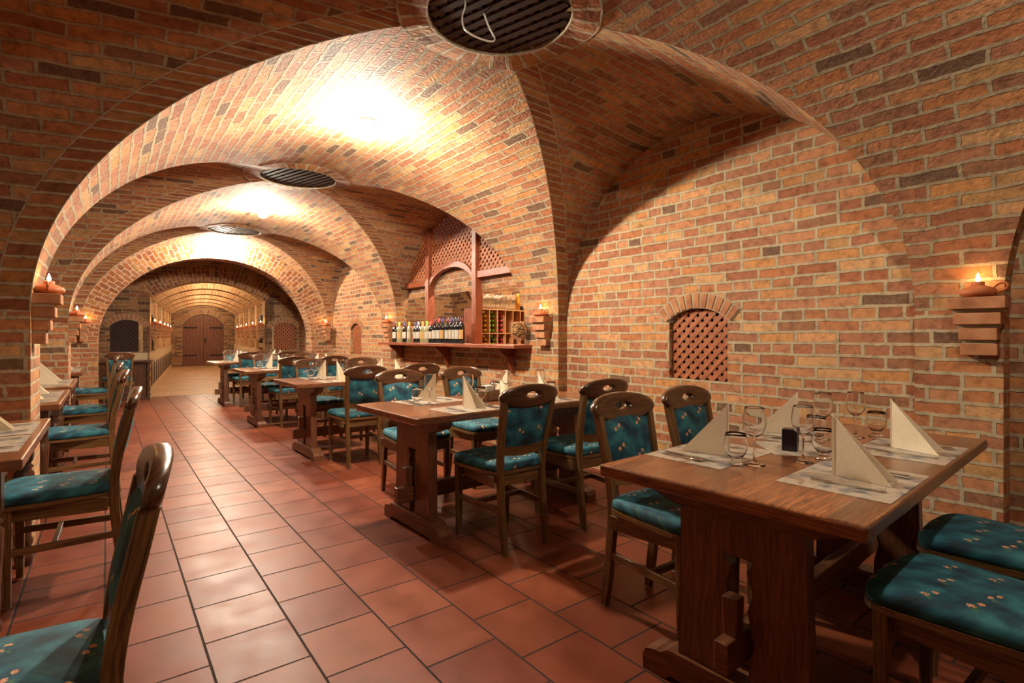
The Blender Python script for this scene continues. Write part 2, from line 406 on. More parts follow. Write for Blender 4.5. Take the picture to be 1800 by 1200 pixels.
for bi, (yc, a) in enumerate(BAYS):
    LA = arc_len(a, B)
    for side in (1, -1):
        xw = XR2 if side > 0 else XL2
        if bi == 2 and side > 0: xw = 3.56
        PR, UR, PW, UW = [], [], [], []
        g = 0; pv = None
        for i, ph in enumerate(PH):
            y = yc+a*cos(ph); z = ZS+B*sin(ph); xg = XC+side*A*abs(cos(ph))
            # tangent of groin
            e = .001; s2 = 1 if cos(ph) > 0 else -1
            gx = lambda q: XC+side*A*cos(q)*s2
            tv = Vector((gx(ph+e)-gx(ph-e), a*(cos(ph+e)-cos(ph-e)), B*(sin(ph+e)-sin(ph-e)))).normalized()
            d = RINGW/max(.35, sqrt(max(1e-6, 1-tv.x**2)))
            xr = xg+side*d
            if (xr-xw)*side > 0: xr = xw
            if (xg-xw)*side > 0: xg = xw
            p0 = Vector((xg, y, z))
            if pv: g += (p0-pv).length
            pv = p0
            off = (p0-p0).length
            PR.append([sh(xg, y, z), sh((xg+xr)/2, y, z), sh(xr, y, z)]); UR.append([(0.002, g), (.067, g), (.133, g)])
            nn = 14
            PW.append([sh(xr+(xw-xr)*j/nn, y, z) for j in range(nn+1)]); UW.append([(xr+(xw-xr)*j/nn+bi, LA[i]+bi*3) for j in range(nn+1)])
        ceil.grid(PR, UR, 1, True, in_oc); ceil.grid(PW, UW, 0, True, in_oc)
LN = arc_len(A, B)
segs = []
prev = None
for i in range(len(BAYS)+1):
    segs.append((BAYS[i-1] if i > 0 else None, BAYS[i] if i < len(BAYS) else None))
for s0, s1 in segs:
    P, U = [], []
    for i, ph in enumerate(PH):
        x = XC+A*cos(ph); z = ZS+B*sin(ph)
        ya = s0[0]+s0[1]*abs(cos(ph)) if s0 else Y0
        yb = s1[0]-s1[1]*abs(cos(ph)) if s1 else Y1
        nn = 24
        P.append([sh(x, ya+(yb-ya)*j/nn, z) for j in range(nn+1)]); U.append([(ya+(yb-ya)*j/nn, LN[i]) for j in range(nn+1)])
    ceil.grid(P, U, 0, True, in_oc)
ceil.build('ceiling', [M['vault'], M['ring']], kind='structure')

# ------------------------------------------------------------------ walls
def lun(yc, a, n=40, z0=ZS):
    return [(yc+a*cos(pi*i/n), z0+B*sin(pi*i/n)) for i in range(n+1)]
def winpoly(yc, w_, z0, z1, rise, n=14):
    """arched opening: jambs to z1-rise then segment"""
    h = w_/2; R = (h*h+rise*rise)/(2*rise); cz = z1-R; a0 = math.asin(h/R)
    return [(yc-h, z0), (yc+h, z0)]+[(yc+R*sin(a0-2*a0*i/n), cz+R*cos(a0-2*a0*i/n)) for i in range(n+1)]
wr = MB()
piers = []
edges = [Y0]+[q for yc, a in BAYS for q in (yc-a, yc+a)]+[Y1]
def vface(mb, x0, y0, x1, y1, z0, z1, mi=0, s=sh, u0=0):
    d = math.hypot(x1-x0, y1-y0)
    mb.add([s(x0, y0, z0), s(x1, y1, z0), s(x1, y1, z1), s(x0, y0, z1)], [(0, 1, 2, 3)], [(u0, z0), (u0+d, z0), (u0+d, z1), (u0, z1)], mi)
for i in range(0, len(edges), 2):
    ya, yb = edges[i], edges[i+1]
    vface(wr, XR, ya, XR, yb, 0, ZS+.01, u0=ya)
WINS = {1: winpoly(2.31, .49, .87, 1.405, .085), 3: winpoly(9.15, .49, .87, 1.42, .10)}
BARZ = 1.07
for bi, (yc, a) in enumerate(BAYS):
    for sg in (-1, 1):
        vface(wr, XR, yc+sg*a, XR2+.3 if bi == 2 else XR2, yc+sg*a, 0, ZS+.01)
    outer = [(yc-a, 0), (yc+a, 0)]+lun(yc, a)
    if bi == 2:
        outer = [(yc-a, 0), (yc+a, 0), (yc+a, BARZ), (yc-a, BARZ)]
        wr.panel(outer, [], lambda u, v: sh(XR+.02, u, v), 0)
    else:
        h = [WINS[bi]] if bi in WINS else []
        wr.panel(outer, h, lambda u, v: sh(XR2, u, v), 0)
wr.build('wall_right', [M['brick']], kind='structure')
wl = MB()
for i in range(0, len(edges), 2):
    ya, yb = edges[i], edges[i+1]
    vface(wl, XL, ya, XL, yb, 0, ZS+.01, u0=ya)
for bi, (yc, a) in enumerate(BAYS):
    for sg in (-1, 1): vface(wl, XL, yc+sg*a, XL2, yc+sg*a, 0, ZS+.01, u0=.1)
    wl.panel([(yc-a, 0), (yc+a, 0)]+lun(yc, a), [], lambda u, v: sh(XL2, u, v), 0)
wl.build('wall_left', [M['brick']], kind='structure')
wb = MB(); wb.panel([(-2.2, 0), (4.2, 0), (4.2, 3), (-2.2, 3)], [], lambda u, v: (u, Y0+.05+K*3.4, v)); wb.build('wall_back', [M['brick']], kind='structure')

# tunnel frame
TA = radians(6.6)
T0 = Vector((1.69, 12.45, 0)); TT = Vector((sin(TA), cos(TA), 0)); TR = Vector((cos(TA), -sin(TA), 0))
tf = lambda u, v, z: tuple(T0+TR*u+TT*v+Vector((0, 0, z)))      # u across, v along
def segarc(hw, zs, zc, n=24):
    r = zc-zs; R = (hw*hw+r*r)/(2*r); a0 = math.asin(hw/R)
    return [(R*sin(a0-2*a0*i/n), zc-R+R*cos(a0-2*a0*i/n)) for i in range(n+1)]
TH, TZS, TZC = 1.03, 1.95, 2.32
we = MB()
wnl, wnr = winpoly(-1.40, .52, .89, 1.51, .12), winpoly(1.42, .5, .90, 1.49, .12)
outer = [(-3.2, 0), (-TH, 0)]+segarc(TH, TZS, TZC)[::-1]+[(TH, 0), (3.2, 0), (3.2, 3.1), (-3.2, 3.1)]
we.panel(outer, [wnl, wnr], lambda u, v: tf(u, 0, v), 0)
# brick ring of the tunnel mouth, laid on the wall
def ring_arc(mb, pts, wd, off, fn, mi=0, w_uv=.27):
    """band of voussoirs outside an arc given by pts (u,z)"""
    P, U = [], []; g = 0
    for i, p in enumerate(pts):
        a = pts[max(i-1, 0)]; b = pts[min(i+1, len(pts)-1)]
        t = Vector((b[0]-a[0], b[1]-a[1])).normalized(); n = Vector((t.y, -t.x))
        if n.dot(Vector((p[0], p[1]))-Vector((sum(q[0] for q in pts)/len(pts), -3+pts[0][1]))) < 0: n = -n
        if i: g += math.hypot(p[0]-pts[i-1][0], p[1]-pts[i-1][1])
        P.append([fn(p[0], p[1], off), fn(p[0]+n.x*wd, p[1]+n.y*wd, off)]); U.append([(0.001, g), (w_uv-.001, g)])
    mb.grid(P, U, mi, False)
we_ring = MB()
ring_arc(we_ring, segarc(TH, TZS, TZC), .30, -.012, lambda u, z, o: tf(u, o, z))
we.build('wall_end', [M['oldbrick']], kind='structure')
we_ring.build('trim_1', [M['ring2']], kind='structure')

# diaphragm arch in front of the end wall
DY0, DY1 = 10.36, 10.72
DXC, DH, DZ = 1.49, 1.60, 2.52
dia = MB(); N = 48
inner = [(DXC+DH*cos(pi*i/N), 1.12+(DZ-1.12)*sin(pi*i/N)) for i in range(N+1)]
outer_ = [(DXC+(DH+.55)*cos(pi*i/N), 1.12+(DZ+.56-1.12)*sin(pi*i/N)) for i in range(N+1)]
for yy in (DY0, DY1):
    P, U = [], []; g = 0
    for i in range(N+1):
        if i: g += math.hypot(inner[i][0]-inner[i-1][0], inner[i][1]-inner[i-1][1])*1.1
        P.append([sh(inner[i][0], yy, inner[i][1]), sh(outer_[i][0], yy, outer_[i][1])]); U.append([(.001, g), (.539, g)])
    dia.grid(P, U, 1, False)
P, U = [], []; g = 0
for i in range(N+1):
    if i: g += math.hypot(inner[i][0]-inner[i-1][0], inner[i][1]-inner[i-1][1])
    P.append([sh(inner[i][0], DY0, inner[i][1]), sh(inner[i][0], DY1, inner[i][1])]); U.append([(0, g), (DY1-DY0, g)])
dia.grid(P, U, 1, True)
for sx, xo in ((1, XR+.05), (-1, XL-.05)):
    xi = DXC+sx*DH
    vface(dia, xi, DY0, xo, DY0, 0, 1.13); vface(dia, xi, DY1, xo, DY1, 0, 1.13); vface(dia, xi, DY0, xi, DY1, 0, 1.13)
dia.build('trim_2', [M['brick'], M['ring2']], kind='structure')

# tunnel
TL = 11.9
tn = MB()
ar = segarc(1.17, 2.0, 2.5)
P = [[tf(p[0], v, p[1]) for v in (0.0, TL)] for p in ar]; U = [[(0, i*.12), (TL, i*.12)] for i in range(len(ar))]
tn.grid(P, U, 0, True)
tn.build('ceiling_tunnel', [M['pale']], kind='structure')
ribs = MB()
for v in [0.0, 1.9, 3.85, 5.8, 7.7, 9.7]:
    a1 = segarc(TH, TZS, TZC); a2 = segarc(1.18, 2.0, 2.52); d = .42
    for vv in (v, v+d):
        P = [[tf(a1[i][0], vv, a1[i][1]), tf(a2[i][0], vv, a2[i][1])] for i in range(len(a1))]; U = [[(0.001, i*.09), (.2, i*.09)] for i in range(len(a1))]
        ribs.grid(P, U, 0, False)
    P = [[tf(p[0], v, p[1]), tf(p[0], v+d, p[1])] for p in a1]; U = [[(0, i*.09), (d, i*.09)] for i in range(len(a1))]
    ribs.grid(P, U, 0, True)
    for sx in (-1, 1):   # pilaster
        c = tf(sx*(TH+.09), v+d/2, .87+(TZS-.87)/2); ribs.box(c, (.18, d, TZS-.87), RZ(-TA), g=2)
ribs.build('trim_3', [M['pale']], kind='structure')
for sx, nm in ((-1, 'wall_tunnel_left'), (1, 'wall_tunnel_right')):
    tw = MB()
    # parapet with painted slots
    tt = MB()
    c = tf(sx*(TH+.17), TL/2, .78); tw.box(c, (.26, TL, .18), RZ(-TA), g=1, mi=1)
    c = tf(sx*(TH+.17), TL/2, .06); tw.box(c, (.26, TL, .12), RZ(-TA), g=1, mi=1)
    vs = [tf(sx*(TH+.045), 0, 0), tf(sx*(TH+.045), TL, 0), tf(sx*(TH+.045), TL, .8), tf(sx*(TH+.045), 0, .8)]
    tw.add(vs, [(0, 1, 2, 3)], [(0, 0), (TL, 0), (TL, .8), (0, .8)], 1)
    v = .12
    while v < TL-.5:      # flat arched panels along the parapet, slot shade painted as dark colour
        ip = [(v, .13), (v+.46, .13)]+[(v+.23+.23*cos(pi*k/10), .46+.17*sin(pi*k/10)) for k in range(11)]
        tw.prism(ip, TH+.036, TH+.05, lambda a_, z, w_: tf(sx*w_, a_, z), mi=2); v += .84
    vs = [tf(sx*(TH+.135), 0, .8), tf(sx*(TH+.135), TL, .8), tf(sx*(TH+.135), TL, 2.3), tf(sx*(TH+.135), 0, 2.3)]
    tw.add(vs, [(0, 1, 2, 3)], [(0, 0), (TL, 0), (TL, 1.5), (0, 1.5)], 0)
    # slender pale upright strips that divide the wine niches
    v = .55
    while v < TL-.2:
        if all(abs(v-q-.21) > .27 for q in (0, 1.9, 3.85, 5.8, 7.7, 9.7)):
            tw.box(tf(sx*(TH+.12), v, 1.45), (.035, .045, 1.16), RZ(-TA), g=2, mi=1)
        v += .24
    tw.build(nm, [M['oldbrick'], M['plaster'], M['slot_shade']], kind='structure')
te = MB()
dpoly = winpoly(0, 1.42, 0.0, 2.06, .42, 20)
te.panel([(-1.6, 0), (-.71, 0)]+dpoly[2:][::-1]+[(.71, 0), (1.6, 0), (1.6, 3), (-1.6, 3)], [], lambda u, v: tf(u, TL, v))
te.build('wall_tunnel_end', [M['oldbrick']], kind='structure')
tr = MB(); ring_arc(tr, dpoly[2:], .2, -.012, lambda u, z, o: tf(u, TL+o, z), w_uv=.135); tr.build('trim_4', [M['ring']], kind='structure')
door = empty('door_1'); door['kind'] = 'structure'
for sx in (-1, 1):
    d = MB(); dp = [p for p in dpoly if p[0]*sx >= -.001]
    if sx > 0: poly = [(0.005, 0)]+[(max(p[0], .005), p[1]) for p in dp]
    else: poly = [(-.005, 0)]+[(min(p[0], -.005), p[1]) for p in dp]
    # planks clipped to the arch
    R = (0.71**2+.42**2)/(2*.42); cz = 2.06-R
    for k in range(6):
        u0, u1 = (.005+k*.1175), (.005+(k+1)*.1175-.006); 
        top = lambda u: cz+sqrt(R*R-u*u)
        pl = [(sx*u0, 0), (sx*u1, 0), (sx*u1, top(u1)), (sx*u0, top(u0))]
        d.prism(pl, TL+.06, TL+.10, lambda u, z, w_: tf(u, w_, z), g=1)
    leaf = d.build('door_leaf', M['door'], door)
    for z in (.42, 1.52):
        hb = MB(); hb.box(tf(sx*.45, TL+.055, z), (.46, .012, .05), RZ(-TA)); hb.build('strap_hinge', M['iron'], leaf)
lk = MB(); lk.box(tf(.06, TL+.05, 1.0), (.05, .03, .2), RZ(-TA)); lk.build('lock_plate', M['iron'], door)
vd = MB(); vd.panel([(-1, -.1), (1, -.1), (1, 2.4), (-1, 2.4)], [], lambda u, z: tf(u, TL+.12, z)); vd.build('door_recess', M['black'], door)

# floors
fl = MB()
v0 = [(-2.2, Y0), (4.2, Y0), (4.2, 12.16), (-2.2, 12.16+6.4*math.tan(TA))]
fl.add([(x, y, 0) for x, y in v0], [(0, 1, 2, 3)], [(y-2.199+.328*7, x-.300+.309*20) for x, y in v0])
fl.build('floor', M['tile'], kind='structure')
f2 = MB(); q = [(-1.35, -.005), (1.35, -.005), (1.35, TL+.2), (-1.35, TL+.2)]
f2.add([tf(u, v, .002) for u, v in q], [(0, 1, 2, 3)], [(u, v) for u, v in q]); f2.build('floor_tunnel', M['paver'], kind='structure')

# ------------------------------------------------------------------ lattice helper
def lattice(mb, inside, bounds, fn, pitch, wd, th, step=.012, mi=0):
    """diagonal slats in two layers clipped by inside(u,v)"""
    u0, u1, v0, v1 = bounds
    for layer, sg in ((0, -1), (1, 1)):
        dx, dy = cos(pi/4), sg*sin(pi/4); nx, ny = -dy, dx
        cs = [(u-u0)*nx+(v-v0)*ny for u in (u0, u1) for v in (v0, v1)]
        c = min(cs)-pitch*random.random()
        while c < max(cs):
            c += pitch
            ln = math.hypot(u1-u0, v1-v0)
            ax, ay = u0+nx*c, v0+ny*c
            k = int(2*ln/step); run = None
            for i in range(-k, k+1):
                t = i*step; u, v = ax+dx*t, ay+dy*t
                ok = u0 <= u <= u1 and v0 <= v <= v1 and inside(u, v)
                if ok and run is None: run = t
                if (not ok) and run is not None:
                    if t-run > .02:
                        ta, tb = run, t-step; w0 = layer*th; w1 = w0+th
                        q = []
                        for ww in (w0, w1):
                            for (tt, s_) in ((ta, -1), (tb, -1), (tb, 1), (ta, 1)):
                                q.append(fn(ax+dx*tt+nx*s_*wd/2, ay+dy*tt+ny*s_*wd/2, ww))
                        rr = random.random()*4; L = tb-ta
                        fu = [(0+rr, rr), (L+rr, rr), (L+rr, wd+rr), (rr, wd+rr)]*2
                        mb.add(q, [(0, 1, 2, 3), (4, 5, 6, 7), (0, 1, 5, 4), (1, 2, 6, 5), (2, 3, 7, 6), (3, 0, 4, 7)], fu, mi)
                    run = None
def pip(poly):
    def f(x, y):
        c = False; n = len(poly)
        for i in range(n):
            x1, y1 = poly[i]; x2, y2 = poly[(i+1) % n]
            if (y1 > y) != (y2 > y) and x < (x2-x1)*(y-y1)/(y2-y1)+x1: c = not c
        return c
    return f
def wall_window(i, poly, fn, outside, lat='lattice', ring_off=.008):
    """fn(u,z,w): w metres behind the wall face"""
    o = empty('window_%d' % i); o['kind'] = 'structure'
    rv = MB(); n = len(poly)
    for k in range(n):
        a, b = poly[k], poly[(k+1) % n]
        rv.add([fn(a[0], a[1], 0), fn(b[0], b[1], 0), fn(b[0], b[1], .14), fn(a[0], a[1], .14)], [(0, 1, 2, 3)])
    rv.build('window_reveal', M['brick'], o)
    bk = MB(); bk.panel(poly, [], lambda u, v: fn(u, v, .14)); bk.build('window_back', M['black'], o)
    us = [p[0] for p in poly]; zs = [p[1] for p in poly]
    lt = MB(); lattice(lt, pip(poly), (min(us), max(us), min(zs), max(zs)), lambda u, v, w_: fn(u, v, .03+w_), .056, .034, .004)
    lt.build('lattice', M[lat], o)
    # voussoirs
    tr = MB(); pts = poly[2:]; m = 11
    h = (max(us)-min(us))/2; uc = (max(us)+min(us))/2; rise = pts[len(pts)//2][1]-pts[0][1]; R = (h*h+rise*rise)/(2*rise); cz = max(zs)-R; a0 = math.asin(h/R)*1.12
    P = []; 
    bp = []
    K2 = 20
    inner = [(uc+(R+.002)*sin(a0-2*a0*j/K2), cz+(R+.002)*cos(a0-2*a0*j/K2)) for j in range(K2+1)]
    outr = [(uc+(R+.12)*sin(a0-2*a0*j/K2), cz+(R+.12)*cos(a0-2*a0*j/K2)) for j in range(K2+1)]
    tr.grid([[fn(inner[j][0], inner[j][1], -.006), fn(outr[j][0], outr[j][1], -.006)] for j in range(K2+1)], [[(0, j*.1), (.1, j*.1)] for j in range(K2+1)], 1, False)
    for j in range(m):
        am = a0-2*a0*(j+.5)/m; hw = a0/m*.72
        q = [(uc+r_*sin(am+s_*hw*(1 if r_ < R+.05 else .95)), cz+r_*cos(am+s_*hw)) for r_, s_ in ((R+.008, -1), (R+.008, 1), (R+.112, 1), (R+.112, -1))]
        ou = random.random()*9
        tr.add([fn(p[0], p[1], -.012) for p in q]+[fn(p[0], p[1], 0) for p in q], [(0, 1, 2, 3), (0, 1, 5, 4), (1, 2, 6, 5), (2, 3, 7, 6), (3, 0, 4, 7)],
               [(ou+.02, .02), (ou+.06, .02), (ou+.06, .12), (ou+.02, .12)]*2, 0)
    tr.build('window_arch', [M['voussoir'], M['mortar']], o)
    return o
M['mortar'] = plain('mortar', MORT, .9)
def vous():
    t = NT('voussoir'); uv = t.n('ShaderNodeTexCoord').outputs['UV']
    n = t.n('ShaderNodeTexNoise'); n.inputs['Scale'].default_value = 9; n.inputs['Detail'].default_value = 5; t.l(uv, n.inputs['Vector'])
    t.set(Base_Color=t.ramp(n.outputs['Fac'], [(.3, srgb(146, 92, 62)), (.5, srgb(176, 118, 78)), (.7, srgb(194, 142, 102))]), Roughness=.85, Normal=t.bump(n.outputs['Fac'], .5, .004)); return t.m
M['voussoir'] = vous()
wall_window(1, WINS[1], lambda u, v, w_: sh(XR2+w_, u, v), 1)
wall_window(2, WINS[3], lambda u, v, w_: sh(XR2+w_, u, v), 1)
wall_window(3, wnl, lambda u, v, w_: tf(u, w_, v), 1, 'lattice_dark')
wall_window(4, wnr, lambda u, v, w_: tf(u, w_, v), 1)

# ------------------------------------------------------------------ oculi
for i, (ox, oy) in enumerate(OCU):
    oyw = sh(ox, oy, 0)[1]; r0 = .355; zl = ZS+B-.020
    o = empty('trim_%d' % (5+i)); o['kind'] = 'structure'
    rg = MB(); n = 64
    P, U = [], []; NR = 30; ri = r0+.15
    for j in range(n+1):
        a = 2*pi*j/n; row = []; ru = []
        for k in range(3):
            r = r0+.15*k/2; x = ox+r*cos(a); y = oy+r*sin(a); hz = H(x, y)-.006
            z = zl if k == 0 else (hz if k == 2 else min(zl+.005, hz))
            row.append((x, y-oy+oyw, z)); ru.append((.001+.133*k/2, j/n*NR*.075))
        P.append(row); U.append(ru)
    rg.grid(P, U, 0, False)
    P = [[(ox+r0*cos(2*pi*j/n), oyw+r0*sin(2*pi*j/n), z) for z in (zl, zl+.25)] for j in range(n+1)]
    U = [[(.001, j/n*NR*.075), (.13, j/n*NR*.075)] for j in range(n+1)]
    rg.grid(P, U, 0, True)
    rg.build('brick_ring', M['ring'], o)
    cp = MB(); cp.panel([(r0*1.05*cos(2*pi*j/40), r0*1.05*sin(2*pi*j/40)) for j in range(40)], [], lambda u, v: (ox+u, oyw+v, zl+.24)); cp.build('void', M['black'], o)
    lt = MB(); an = radians(-28)
    lattice(lt, lambda u, v: u*u+v*v < (r0-.01)**2, (-r0, r0, -r0, r0), lambda u, v, w_: (ox+u*cos(an)-v*sin(an), oyw+u*sin(an)+v*cos(an), zl+.012+w_), .062, .036, .007)
    lt.build('lattice', M['lattice_dark'], o)
# hanging wire below the first oculus
wm = MB()
ctl = [(-.13, .0, 2.74), (-.13, .0, 2.70), (-.15, -.01, 2.62), (-.145, -.02, 2.55), (-.10, -.03, 2.52), (-.02, -.02, 2.535), (.02, 0, 2.58), (.0, .02, 2.66), (-.02, .03, 2.74)]
def smoothp(c, k=6):
    out = []
    for i in range(len(c)-1):
        p0, p1, p2, p3 = [Vector(c[max(0, min(len(c)-1, i+d))]) for d in (-1, 0, 1, 2)]
        for s_ in range(k):
            t = s_/k; out.append(.5*((2*p1)+(-p0+p2)*t+(2*p0-5*p1+4*p2-p3)*t*t+(-p0+3*p1-3*p2+p3)*t**3))
    out.append(Vector(c[-1])); return out
wm.tube([Vector((p.x*1.15, p.y, 2.796-(2.74-p.z)*.80))+Vector((OCU[0][0]-.05, OCU[0][1]-.12, 0)) for p in smoothp(ctl)], .0042, 6)
wo = wm.build('hanging_wire', M['whitepl']); tag(wo, 'thin bare wire loop dangling from the dark round ceiling lattice', 'wire')

# ------------------------------------------------------------------ ceiling lamps
def ceiling_lamp(loc, r, label, mat, cat='ceiling lamp'):
    o = empty('ceiling_lamp', loc); tag(o, label, cat)
    b = MB(); b.lathe([(0, 0), (r*.95, 0), (r*1.0, -.010), (r*.95, -.022), (r*.7, -.030), (0, -.030)], n=28); b.build('lamp_base', M['whitepl'], o)
    g = MB(); g.lathe([(max(1e-4, r*sin(pi*i/12)), -.030-r+r*.25+r*cos(pi*i/12)) for i in range(13)], n=24); g.build('lamp_globe', mat, o)
    return o
ZCR = ZS+B
def nave_lamp(y, label, r=.062):
    return ceiling_lamp((XC, y, H(XC, y)+.001), r, label, M['lamp'])
nave_lamp(.08, 'round ceiling lamp over the nearest table, above the edge of the picture', .032)
nave_lamp(3.78, 'brightest round globe lamp on the brick vault, nearest in the picture', .068)
nave_lamp(7.10, 'small glowing globe lamp on the vault between the second and third round lattices')
nave_lamp(10.0, 'far ceiling globe lamp beyond the third round lattice, just before the double brick arch')
for k, v in enumerate((1.25, 3.1, 5.1, 7.0, 8.9, 10.9)):  # the last lamp is added, out of sight, to brighten the door
    p = tf(0, v, 2.485); ceiling_lamp(p, .024, ['ceiling lamp hidden behind the first rib of the narrow passage', 'ceiling lamp behind the second rib of the narrow passage', 'ceiling lamp behind the third rib of the narrow passage', 'ceiling lamp behind the fourth rib of the narrow passage', 'ceiling lamp behind the fifth rib of the narrow passage', 'unseen added lamp behind the last rib, brightening the double door'][k], M['lamp_s'])
sd = MB(); sd.lathe([(0, 0), (.035, 0), (.035, .02), (.018, .035), (0, .035)], n=20, T=RX(pi/2)); 
so = sd.build('smoke_detector', M['whitepl']); so.location = sh(1.53, DY0, 2.62); tag(so, 'small round white detector on the face of the double brick arch', 'detector')

# ------------------------------------------------------------------ oil lamps on brick corbels
def corbel_proto():
    o = empty('brick_corbel'); o['category'] = 'wall bracket'
    z = 0
    for k, (w_, d_) in enumerate(((.215, .125), (.175, .10), (.142, .08), (.138, .06))):
        b = MB(); b.box((0, d_/2, z-.028), (w_, d_, .056), g=0); b.build('brick', M['voussoir'], o, bevel=.003)
        if k < 3: b = MB(); b.box((0, d_*.38, z-.065), (w_*.86, d_*.74, .019)); b.build('mortar_joint', M['mortar'], o)
        z -= .0745
    return o
def oil_proto():
    o = empty('oil_lamp'); o['category'] = 'oil lamp'
    b = MB(); b.lathe([(0.001, 0), (.045, 0), (.068, .012), (.073, .026), (.062, .042), (.03, .055), (.024, .06), (.026, .072), (.022, .076), (.018, .07), (.001, .066)], n=28)
    lb = b.build('lamp_body', M['terra'], o)
    h = MB(); h.tube(smoothp([(.055, 0, .042), (.075, 0, .062), (.10, 0, .062), (.108, 0, .045), (.09, 0, .028), (.066, 0, .02)]), .006, 8); h.build('handle', M['terra'], lb)
    f = MB(); f.lathe([(.0005, .070), (.007, .078), (.0095, .088), (.006, .102), (.0005, .118)], n=12); f.build('flame', M['flame'], o)
    return o
CP, OP = corbel_proto(), oil_proto(); nc = 0
def sconce(loc, rz, lab, flip=0):
    global nc
    put(CP, nc, loc, rz, 'stepped brick wall bracket '+lab)
    d = Matrix.Rotation(rz, 3, 'Z') @ Vector((0, .068, 0))
    put(OP, nc, tuple(Vector(loc)+d+Vector((0, 0, .0))), rz+pi*flip, 'lit terracotta oil lamp '+lab)
    nc += 1
sconce(sh(XR, .66, 1.385), pi/2, 'at the far right of the picture', 1)
sconce(sh(XR, 3.90, 1.385), pi/2, 'beside the right end of the bar shelf', 1)
sconce(sh(XR, 7.46, 1.385), pi/2, 'left of the row of bottles', 1)
sconce(sh(XR, 10.25, 1.385), pi/2, 'at the right foot of the double brick arch', 1)
sconce(sh(XL, 3.84, 1.435), -pi/2, 'on the nearest left pillar')
sconce(sh(XL, 7.35, 1.41), -pi/2, 'on the second left pillar')
sconce(sh(XL, 10.25, 1.39), -pi/2, 'at the left foot of the double brick arch')
tn_names = ['first', 'second', 'third', 'fourth', 'fifth']
for k, v in enumerate((.21, 2.11, 4.06, 6.01, 7.91)):
    for sx, nm in ((-1, 'left'), (1, 'right')):
        p = tf(sx*(TH), v, 1.42); sconce(p, -TA+(-pi/2 if sx < 0 else pi/2), 'on the %s %s pilaster of the narrow passage' % (tn_names[k], nm))

